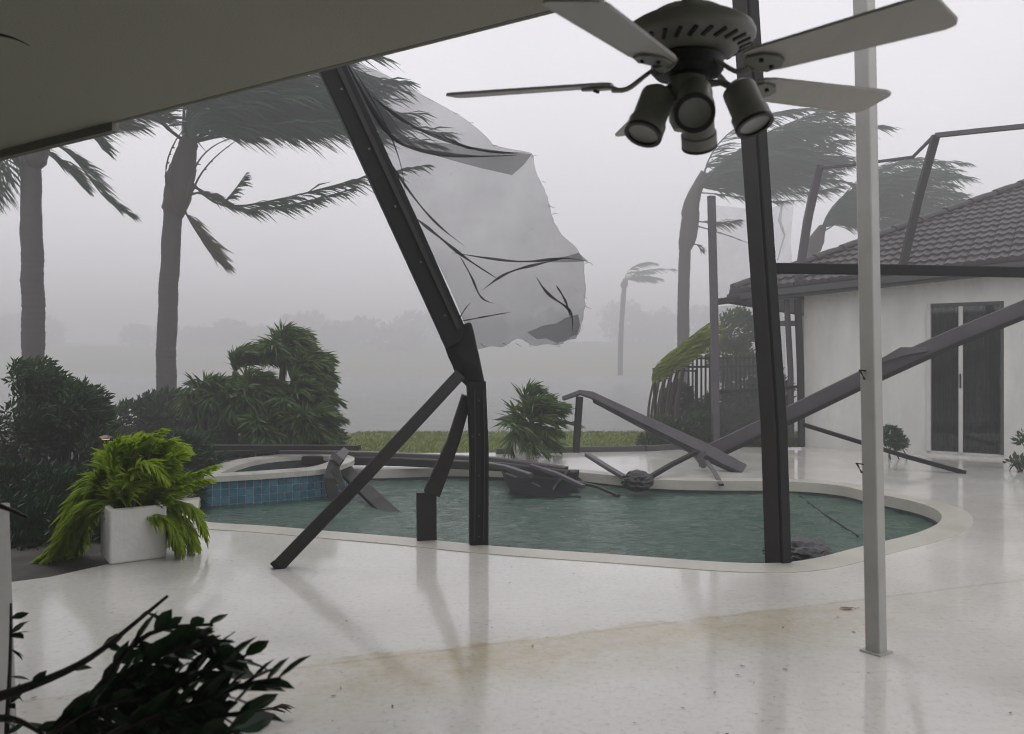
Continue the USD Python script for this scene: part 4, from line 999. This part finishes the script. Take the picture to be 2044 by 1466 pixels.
bush("bed_shrub", "dark undergrowth shrub left of the lime potted palm", [(60, 985, 7.6, 0.5, 0.4, 0.26), (150, 1000, 7.4, 0.45, 0.4, 0.25), (30, 1060, 6.8, 0.45, 0.35, 0.26), (120, 1070, 6.6, 0.4, 0.35, 0.24)], 5200, 0.11, L_DARK, 43, aspect=0.3)
bush("bed_shrub", "lowest dark ground plant at the deck edge, left of the white planter", [(20, 1120, 6.0, 0.3, 0.25, 0.14), (90, 1105, 6.1, 0.32, 0.25, 0.15), (160, 1090, 6.2, 0.28, 0.22, 0.15), (60, 1090, 6.4, 0.35, 0.25, 0.2)], 2600, 0.09, L_DARK, 46, aspect=0.3)
bush("bed_shrub", "dark undergrowth shrub behind the lime potted palm", [(250, 960, 8.4, 0.5, 0.4, 0.3), (350, 930, 9.0, 0.45, 0.35, 0.32), (330, 990, 7.9, 0.36, 0.3, 0.25)], 4200, 0.11, L_DARK, 44, aspect=0.3)
bush("bed_shrub", "dark leafy ground plant behind the spa's fallen beams", [(470, 885, 11.2, 0.5, 0.35, 0.22), (570, 882, 11.3, 0.55, 0.35, 0.24), (640, 880, 11.2, 0.3, 0.3, 0.2), (390, 900, 10.8, 0.45, 0.35, 0.25)], 3200, 0.12, L_SHRUB, 45)
cyc = [("tallest cycad of the left garden, its fronds swept right into a plume", (472, 780), (470, 742), 11.6, 0.85, 1.1, 14, 51, (0.7, 1.4)),
       ("dense cycad crown at the top right of the left garden", (570, 780), (568, 700), 11.5, 0.55, 0.5, 34, 56, (-0.5, 1.5)),
       ("broad round cycad at the right end of the left garden bed", (590, 850), (592, 800), 11.0, 0.60, 0.3, 36, 52, (-0.8, 1.4)),
       ("low yellowish cycad at the bed's right tip, beside the fallen beams", (610, 880), (620, 850), 10.7, 0.42, 0.25, 28, 53, (-0.6, 1.4)),
       ("round cycad in the middle of the left garden bed, left of the plume", (415, 840), (412, 790), 11.4, 0.52, 0.35, 30, 54, (-0.6, 1.4)),
       ("cycad just below the plume in the left garden bed", (500, 850), (505, 790), 11.1, 0.55, 0.35, 30, 55, (-0.6, 1.4)),
       ("tall round cycad filling the right side of the left garden bed", (610, 860), (608, 748), 11.3, 0.52, 0.35, 36, 58, (-0.9, 1.4)),
       ("bushy cycad between the tall palm's foot and the plume", (450, 850), (455, 800), 11.2, 0.5, 0.4, 30, 59, (-0.7, 1.4)),
       ("low cycad behind the spa at the front of the left garden bed", (520, 880), (530, 855), 10.7, 0.45, 0.3, 26, 57, (-0.5, 1.4))]
for label, b, tp, y, Lr, wk, n, sd_, el in cyc:
    bb = at(*b, y); bb[2] = -0.05
    t = thing("cycad", label, "cycad", bb, "cycads in the left garden bed")
    stem(t, bb, at(*tp, y), 0.07, M_BOOT, bow=-0.05)
    cycad(t, at(*tp, y), n, Lr, 0.22, 80, L_CYCAD, sd_, wk=wk, grav=0.4, elev=el, leaf_w=0.03, ww=0.3)

# planter and lime palm
pl_c = gr(252, 1118); pl_c[2] = 0
planter = thing("planter", "white cube planter holding a lime green palm at the deck's left edge", "planter", pl_c)
def round_box(size, r):
    x, y, z = [s / 2 - r for s in size]
    h = m3.Manifold.batch_hull([m3.Manifold.sphere(r, 12).translate([sx * x, sy * y, sz * z]) for sx in (-1, 1) for sy in (-1, 1) for sz in (-1, 1)])
    m = h.to_mesh()
    return trimesh.Trimesh(m.vert_properties[:, :3], m.tri_verts)
PW, PHH = 0.35, 0.355
pb = round_box((PW, PW, PHH), 0.018)
hole = trimesh.creation.box([PW - 0.07, PW - 0.07, 0.1]); hole.apply_translation([0, 0, PHH / 2])
pb = trimesh.boolean.difference([pb, hole], engine="manifold")
pb.apply_transform(trimesh.transformations.rotation_matrix(0.62, [0, 0, 1])); pb.apply_translation(pl_c + [0, 0.1, PHH / 2])
part(planter, "pot", pb, M_PLANTER, 30)
ps = trimesh.creation.box([PW - 0.072, PW - 0.072, 0.02]); ps.apply_transform(trimesh.transformations.rotation_matrix(0.62, [0, 0, 1])); ps.apply_translation(pl_c + [0, 0.1, PHH - 0.05])
part(planter, "soil", ps, M_SOIL)
pc = pl_c + np.array([0, 0.1, PHH - 0.03])
lime = thing("potted_palm", "lime green palm thrashing in the wind in the white planter", "palm plant", pc)
for k in range(5):
    a = k * 1.3
    part(lime, "cane", tube(spline([pc + [0.05 * math.cos(a), 0.05 * math.sin(a), 0], pc + [0.06 * math.cos(a), 0.06 * math.sin(a), 0.2], pc + [0.10 * math.cos(a) + 0.02, 0.09 * math.sin(a), 0.38]], 8), np.linspace(0.014, 0.008, 8), 6), M_STEM, True)
Yp = float(pc[1])
for k, (pix, yy, ll, nn) in enumerate([
        ([(250, 1030), (225, 960), (185, 950), (160, 990)], 0.25, 0.13, 120), ([(250, 1030), (205, 950), (170, 975), (140, 1040)], 0.3, 0.13, 120), ([(250, 1030), (215, 1000), (175, 1040), (150, 1110)], 0.2, 0.12, 120), ([(250, 1030), (200, 990), (150, 1060), (110, 1140)], 0.25, 0.12, 120),
        ([(255, 1030), (240, 930), (215, 900), (200, 915)], 0.3, 0.13, 110), ([(262, 1030), (300, 940), (345, 885), (375, 900)], 0.3, 0.13, 110), ([(250, 1030), (195, 1010), (140, 1085), (60, 1120)], 0.3, 0.11, 110),
        ([(262, 1030), (255, 950), (270, 890), (320, 862)], 0.15, 0.13, 130), ([(262, 1030), (290, 950), (320, 890), (350, 920)], 0.15, 0.13, 120), ([(262, 1030), (240, 940), (260, 880), (290, 880)], 0.2, 0.13, 120), ([(262, 1030), (220, 970), (230, 900), (265, 885)], 0.0, 0.13, 120),
        ([(262, 1030), (300, 970), (340, 930), (365, 960)], 0.2, 0.12, 120), ([(262, 1030), (215, 985), (195, 960), (205, 940)], 0.1, 0.12, 110), ([(280, 1030), (335, 1030), (375, 1060), (380, 1092)], 0.12, 0.11, 120), ([(280, 1035), (330, 1050), (350, 1080), (352, 1096)], 0.05, 0.1, 110),
        ([(262, 1030), (250, 960), (260, 910), (300, 870)], 0.0, 0.13, 130), ([(262, 1030), (270, 950), (300, 900), (345, 880)], 0.1, 0.13, 130), ([(262, 1030), (230, 960), (225, 910), (240, 880)], -0.1, 0.13, 130),
        ([(270, 1030), (290, 960), (330, 920), (362, 905)], 0.05, 0.13, 130), ([(262, 1020), (262, 950), (290, 920), (330, 960)], -0.15, 0.12, 110), ([(255, 1030), (225, 980), (215, 930), (228, 890)], 0.2, 0.12, 110),
        ([(250, 1030), (200, 965), (150, 1000), (130, 1060), (95, 1125)], 0.15, 0.12, 130), ([(250, 1035), (190, 1000), (150, 1030), (120, 1090), (75, 1135)], 0.05, 0.11, 120), ([(250, 1030), (210, 1000), (170, 1005), (150, 1030)], 0.0, 0.12, 100), ([(250, 1030), (180, 1020), (120, 1080), (50, 1138)], 0.1, 0.11, 110),
        ([(275, 1030), (320, 985), (370, 955), (432, 930)], 0.1, 0.10, 110), ([(275, 1030), (330, 1000), (370, 970), (420, 960)], 0.0, 0.10, 100), ([(278, 1030), (330, 1020), (370, 1045), (395, 1090)], 0.05, 0.12, 120), ([(278, 1035), (325, 1030), (350, 1060), (365, 1095)], -0.08, 0.12, 120), ([(280, 1030), (350, 1000), (395, 1030), (412, 1075)], 0.1, 0.11, 120),
        ([(262, 1030), (255, 960), (215, 950), (180, 985)], 0.1, 0.11, 100), ([(262, 1030), (275, 960), (310, 940), (352, 955)], 0.1, 0.11, 100), ([(265, 1030), (305, 985), (340, 1000), (355, 1050)], 0.2, 0.11, 100)]):
    rc = np.array([at(px, py, Yp + yy) for px, py in spline([(x, y) for x, y in pix], 12)])
    end_dir = unit(rc[-1] - rc[-4])
    part(lime, "frond", frond_from(rc, ll * 1.15, int(nn * 1.5), 0.022, r0=0.006, seed=700 + k, wind=end_dir, side_w=0.8, wind_w=0.3, along_w=0.5, droop=0.35), L_BRIGHT)

# potted fan palm on the far deck
fp = at(1052, 918, 10.9); fp[2] = 0
pot = thing("round_pot", "small pale round pot on the far deck beyond the pool", "pot", fp)
part(pot, "bowl", frame_to(revolve([(0, 0), (0.13, 0.0), (0.17, 0.06), (0.2, 0.2), (0.215, 0.24), (0.19, 0.24), (0.16, 0.2), (0, 0.2)], 28), fp, (0, 0, 1)), M_PLANTER, 35)
fpl = thing("potted_fan_palm", "round spiky green palm in the small pot on the far deck", "palm plant", fp + [0, 0, 0.2])
stem(fpl, fp + [0, 0, 0.15], at(1062, 850, 10.9), 0.04, M_BOOT, 0.02)
cycad(fpl, at(1060, 848, 10.9), 34, 0.62, 0.22, 70, L_CYCAD, 61, wk=0.25, grav=0.2, elev=(-0.7, 1.4), leaf_w=0.026, ww=0.12)
# right background shrubs
bush("cage_shrub", "dark low shrub at the foot of the corner cage frame", [(1330, 860, 13.0, 0.3, 0.3, 0.2), (1400, 860, 12.9, 0.4, 0.3, 0.28), (1470, 850, 12.9, 0.42, 0.3, 0.36), (1530, 850, 12.8, 0.32, 0.3, 0.36), (1300, 885, 12.6, 0.25, 0.25, 0.14)], 5200, 0.10, L_SHRUB, 71)
yb = at(1330, 880, 14.0); yb[2] = -0.05
yp = thing("yellow_green_shrub", "yellow green shrub bent over and streaming up to the right by the railing", "shrub", yb)
for k in range(11):
    s = (k + 0.5) / 11
    b0 = at(1296 + 60 * s, 880, 14.0 + 0.4 * (k % 3)); t0 = at(1300 + 75 * s, 770 - 60 * s + 10 * (k % 2), 14.0 + 0.4 * (k % 3))
    part(yp, "stem", tube(spline([b0, (b0 + t0) / 2 + [-0.06, 0, 0], t0], 8), np.linspace(0.03, 0.018, 8), 6), M_STEM, True)
    for q in range(3):
        rc = rachis(t0, (-0.3 + 0.4 * q, 0.2, 0.9), 0.8, wind=unit(np.array([1, 0, 0.55])), k_wind=1.6, grav=0.1, n=9, seed=k * 3 + q)
        part(yp, "frond", frond_from(rc, 0.26, 60, 0.03, r0=0.012, seed=900 + k * 5 + q, wind=unit(np.array([1, 0, 0.45])), droop=0.3), L_LIME)
bush("behind_fence_shrub", "soft green tree top rising behind the picket fence", [(1468, 660, 17.5, 0.42, 0.4, 0.45), (1455, 720, 17.5, 0.5, 0.4, 0.4), (1490, 760, 17.3, 0.6, 0.4, 0.5)], 4200, 0.13, L_LIME if False else L_CYCAD, 72)
bush("behind_fence_shrub", "dark shrub filling the gap between picket fence and house", [(1350, 820, 14.9, 0.35, 0.3, 0.5), (1440, 830, 14.4, 0.5, 0.3, 0.45), (1530, 800, 14.4, 0.4, 0.3, 0.6)], 4200, 0.12, L_SHRUB, 73)
bush("wall_shrub", "small green bush against the white wall right of the white post", [(1775, 872, 10.9, 0.14, 0.12, 0.13), (1790, 885, 10.9, 0.12, 0.1, 0.1)], 700, 0.07, L_SHRUB, 74, stems=2, stem_r=0.01)
bush("wall_shrub", "dark bush at the right edge of the view beside the door", [(2062, 878, 9.7, 0.18, 0.16, 0.10), (2030, 925, 9.6, 0.10, 0.1, 0.05), (2066, 925, 9.6, 0.12, 0.12, 0.08)], 420, 0.09, L_SHRUB, 75, stems=2, stem_r=0.01)

# grass on the lawn strip
r = np.random.default_rng(5)
n = 34000
gx_ = r.uniform(-3.0, 6.5, n); gy_ = r.uniform(11.0, 15.6, n)
ok = shapely.contains_xy(lawn_poly.difference(DECK).difference(DECK.buffer(0.15)), gx_, gy_) | (gy_ > 15.2)
gx_, gy_ = gx_[ok], gy_[ok]; n = len(gx_)
h_ = r.uniform(0.03, 0.075, n)
p0 = np.c_[gx_, gy_, np.full(n, -0.04)]
dr = unit(np.c_[r.normal(0.7, 0.4, n), r.normal(0, 0.4, n), np.full(n, 1.0)])
sdv = unit(np.cross(dr, np.c_[r.normal(0, 1, n), r.normal(0, 1, n), np.zeros(n)])) * 0.007
v = np.stack([p0 - sdv, p0 + sdv, p0 + dr * h_[:, None]], 1).reshape(-1, 3)
single("grass", (v, np.arange(3 * n).reshape(-1, 3)), L_GRASS, "short wind blown grass on the lawn strip", "grass", kind="stuff")

# far trees beyond the water: one fading mass
r = np.random.default_rng(9)
tv = []
for k in range(64):
    x = r.uniform(-140, 160); y = r.uniform(188, 230)
    g = float(bank_height(np.array([x]), np.array([y]))[0])
    h = r.uniform(4.2, 8.5) * (1.25 if 14 < x < 58 else 1)
    tv.append(((x, y, g + h * 0.5), (r.uniform(3.5, 7), 3.5, h * 0.55)))
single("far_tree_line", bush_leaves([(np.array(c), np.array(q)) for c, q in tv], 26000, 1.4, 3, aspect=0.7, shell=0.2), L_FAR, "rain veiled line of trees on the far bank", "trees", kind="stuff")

# ------------------------------------------------------------------ foreground shrub under the porch
fs = thing("porch_shrub", "dark broad leaved shrub blown over in the lower left foreground", "shrub", (-1.0, 1.75, 0.0))
leaf_pg = np.array([(0, 0, 0), (0.18, 0.11, 0.02), (0.42, 0.18, 0.03), (0.7, 0.14, 0.02), (1, 0, -0.05), (0.7, -0.14, 0.02), (0.42, -0.18, 0.03), (0.18, -0.11, 0.02), (0.45, 0, -0.015)])
leaf_f = np.array([(0, 1, 8), (1, 2, 8), (2, 3, 8), (3, 4, 8), (4, 5, 8), (5, 6, 8), (6, 7, 8), (7, 0, 8)])
def one_leaf(p, d, ln, roll, m=L_DARK, parent=fs):
    d = unit(d); a = unit(np.cross(d, [0.1, 0.2, 1.0])); b = np.cross(a, d)
    c, s = math.cos(roll), math.sin(roll)
    a, b = a * c + b * s, b * c - a * s
    v = p + ln * (leaf_pg[:, :1] * d + leaf_pg[:, 1:2] * a * 1.15 + leaf_pg[:, 2:] * b)
    part(parent, "leaf", (v, leaf_f), m)
r = np.random.default_rng(77)
def fbranch(pix, y0, y1, n_leaf, ln, r0=0.012, start=0.15, spreadv=1.0, windpx=(1, 0.1)):
    sp = spline([(x, y) for x, y in pix], 16)
    ys_ = np.linspace(y0, y1, 16)
    c = np.array([at(px, py, y) for (px, py), y in zip(sp, ys_)])
    part(fs, "stem", tube(c, np.linspace(r0, r0 * 0.3, 16), 7), M_DARKSTEM, True)
    for k in range(n_leaf):
        q = start + (1 - start) * (k + r.uniform(0, 1)) / n_leaf
        i = min(14, int(q * 15)); p = c[i] + (c[i + 1] - c[i]) * (q * 15 - i)
        t = unit(c[min(15, i + 1)] - c[i])
        sd = 1 if k % 2 else -1
        d = t * 0.6 + np.array([0.35 * windpx[0], r.normal(0, 0.45), sd * 0.55 * spreadv + r.normal(0, 0.25)])
        one_leaf(p, d, ln * r.uniform(0.7, 1.2), r.uniform(-1.2, 1.2))
fbranch([(-30, 1400), (60, 1370), (170, 1320), (250, 1260), (335, 1190)], 1.72, 1.85, 7, 0.055, 0.012, 0.05, 0.9)
fbranch([(60, 1500), (150, 1430), (230, 1330), (300, 1265), (425, 1247)], 1.7, 1.75, 22, 0.075, 0.011, 0.1)
fbranch([(100, 1520), (220, 1400), (300, 1320), (380, 1290), (440, 1290)], 1.65, 1.62, 34, 0.082, 0.012)
fbranch([(120, 1540), (260, 1430), (350, 1370), (430, 1330), (490, 1310)], 1.62, 1.6, 34, 0.082, 0.012)
fbranch([(140, 1560), (300, 1450), (400, 1400), (480, 1370), (560, 1355)], 1.6, 1.55, 26, 0.075, 0.012)
fbranch([(200, 1600), (300, 1480), (380, 1440), (440, 1430), (500, 1420)], 1.55, 1.5, 22, 0.075, 0.011)
fbranch([(40, 1540), (130, 1450), (200, 1390), (280, 1350), (350, 1340)], 1.72, 1.68, 34, 0.082, 0.012)
fbranch([(20, 1560), (90, 1480), (160, 1430), (240, 1400), (330, 1390)], 1.6, 1.58, 34, 0.082, 0.012)
fbranch([(100, 1600), (180, 1500), (260, 1450), (340, 1420), (420, 1400)], 1.5, 1.5, 34, 0.082, 0.012)
fbranch([(-40, 1440), (20, 1435), (60, 1450), (90, 1470)], 1.7, 1.66, 5, 0.06, 0.010)
fbranch([(240, 1640), (330, 1520), (420, 1470), (480, 1460)], 1.45, 1.42, 16, 0.075, 0.011)
fbranch([(320, 1290), (360, 1270), (410, 1275), (440, 1290)], 1.66, 1.64, 8, 0.05, 0.005)
for k in range(7):
    a0 = np.array([-1.15 + 0.06 * k, 1.7 - 0.02 * k, 0.0])
    part(fs, "stem", tube(spline([a0, a0 + [0.02, 0, 0.25], at(60 + 25 * k, 1500 + 8 * k, 1.66)], 8), np.linspace(0.016, 0.012, 8), 7), M_DARKSTEM, True)
# leaves pressed against the column at the left edge
cs2 = thing("column_climber", "dark leafy sprig growing beside the white column at the left edge", "plant", (-1.28, 2.1, 0.0))
r = np.random.default_rng(78)
cc = spline([at(8, 1700, 2.1), at(14, 1450, 2.08), at(20, 1330, 2.06), at(22, 1205, 2.05)], 16)
part(cs2, "stem", tube(np.vstack([[cc[0][0], cc[0][1], 0.0], cc]), np.linspace(0.009, 0.003, 17), 6), M_DARKSTEM, True)
for k in range(22):
    i = r.integers(4, 15)
    one_leaf(cc[i], (r.uniform(0.2, 1), r.normal(0, 0.5), r.normal(-0.1, 0.5)), 0.06 * r.uniform(0.6, 1.1), r.uniform(-1.2, 1.2), L_DARK, cs2)
tw = thing("loose_twig", "dark twig sticking in from the left edge at mid height", "twig", at(-20, 1000, 2.0))
part(tw, "stem", tube(spline([at(-60, 985, 2.0), at(0, 1010, 2.0), at(30, 1022, 2.0), at(56, 1034, 2.0)], 10), np.linspace(0.009, 0.003, 10), 6), M_DARKSTEM, True)
tw = thing("loose_twig", "dark frond tip against the ceiling at the upper left corner", "twig", at(-20, 65, 1.9))
part(tw, "stem", tube(spline([at(-60, 55, 1.9), at(0, 70, 1.9), at(30, 78, 1.9), at(60, 92, 1.9)], 10), np.linspace(0.012, 0.002, 10), 6, flat=0.5), M_DARKSTEM, True)

# garden lamp
gl = gr(211, 960) ; gl[2] = 0
gp = at(211, 875, 8.0)
lamp = thing("garden_lamp", "small amber garden lamp glowing in the left shrubs", "lamp", (gp[0], gp[1], -0.05))
part(lamp, "stake", tube([(gp[0], gp[1] + 0.02, -0.05), (gp[0], gp[1] + 0.02, gp[2] - 0.02)], 0.009, 8), M_IRON)
part(lamp, "hood", frame_to(revolve([(0, 0.035), (0.06, 0.012), (0.062, 0.006), (0, 0.008)], 20), gp, (0.12, -0.1, 1)), M_IRON, 30)
part(lamp, "glowing_lens", frame_to(revolve([(0, -0.012), (0.036, -0.010), (0.045, 0.002), (0, 0.004)], 20), gp, (0.12, -0.1, 1)), M_AMBER, 30)

# leaf litter and small debris on the deck
r = np.random.default_rng(21)
lv, lf = [], []
for k in range(420):
    px, py = r.uniform(40, 2040), 1000 + 466 * r.uniform(0, 1) ** 1.2
    if meshkit.noise(np.array([px * 0.006, py * 0.02, 0.5]), 4) < r.uniform(0.38, 0.85):
        continue
    p = gr(px, py)
    if not DECK.difference(COPING_OUT).contains(Point(p[0], p[1])):
        continue
    a = r.uniform(0, 2 * PI); ln = r.uniform(0.008, 0.028)
    v = leaf_pg * ln
    c, s = math.cos(a), math.sin(a)
    v = np.c_[v[:, 0] * c - v[:, 1] * s, v[:, 0] * s + v[:, 1] * c, np.abs(v[:, 2]) + 0.004] + p
    lv.append(v); lf.append(leaf_f)
single("leaf_litter", cat(list(zip(lv, lf))), M_LITTER, "tiny torn leaves and bits scattered on the wet deck", "litter", kind="stuff")
wl = []
inner_p = POOL.buffer(-0.1).difference(SPA.buffer(0.1))
bx0, by0, bx1, by1 = inner_p.bounds
for k in range(160):
    x, y = r.uniform(bx0, bx1), r.uniform(by0, by1)
    if not inner_p.contains(Point(x, y)) or meshkit.noise(np.array([x * 1.3, y * 2.0, 0.2]), 8) < 0.45:
        continue
    a, ln = r.uniform(0, 2 * PI), r.uniform(0.02, 0.06)
    c, q = math.cos(a), math.sin(a)
    v = leaf_pg * ln
    wl.append((np.c_[v[:, 0] * c - v[:, 1] * q + x, v[:, 0] * q + v[:, 1] * c + y, np.abs(v[:, 2]) - 0.106], leaf_f))
single("floating_leaves", cat(wl), M_LITTER, "small torn leaves floating on the pool", "litter", kind="stuff")
bl = thing("fallen_leaf", "brown leaf lying on the deck left of the white post", "leaf", gr(1690, 1217))
v = leaf_pg * 0.085
part(bl, "blade", (np.c_[v[:, 0] - 0.04, v[:, 1] * 1.1, np.abs(v[:, 2]) * 1.5 + 0.006] + gr(1690, 1217), leaf_f), M_BROWNLEAF)
part(bl, "leaf_stalk", tube([gr(1690, 1217) + [0.04, 0, 0.006], gr(1690, 1217) + [0.07, 0.01, 0.006]], 0.0015, 5), M_BROWNLEAF)
gc = thing("torn_frond_tip", "grey green frond scrap lying at the bottom of the picture", "leaf", gr(520, 1452))
part(gc, "frond", frond_from(spline([gr(440, 1480) + [0, 0, 0.02], gr(500, 1452) + [0, 0, 0.05], gr(570, 1432) + [0, 0, 0.04]], 10), 0.07, 40, 0.01, r0=0.004, seed=5), L_DRY)

# ------------------------------------------------------------------ rain haze
HAZE = 0.0118
hz = trimesh.creation.box([416, 304, 23.0]); hz.apply_translation([0, 139, 7.5])
M_HAZE = usdkit.material(stage, LOOK + "rain_haze", {"v": ("principled_volume", {"color": (0.945, 0.945, 0.935), "density": HAZE, "anisotropy": 0.0})}, [], volume="v.volume")
single("haze", hz, M_HAZE, "pale driving rain haze filling the air", "haze", kind="stuff")
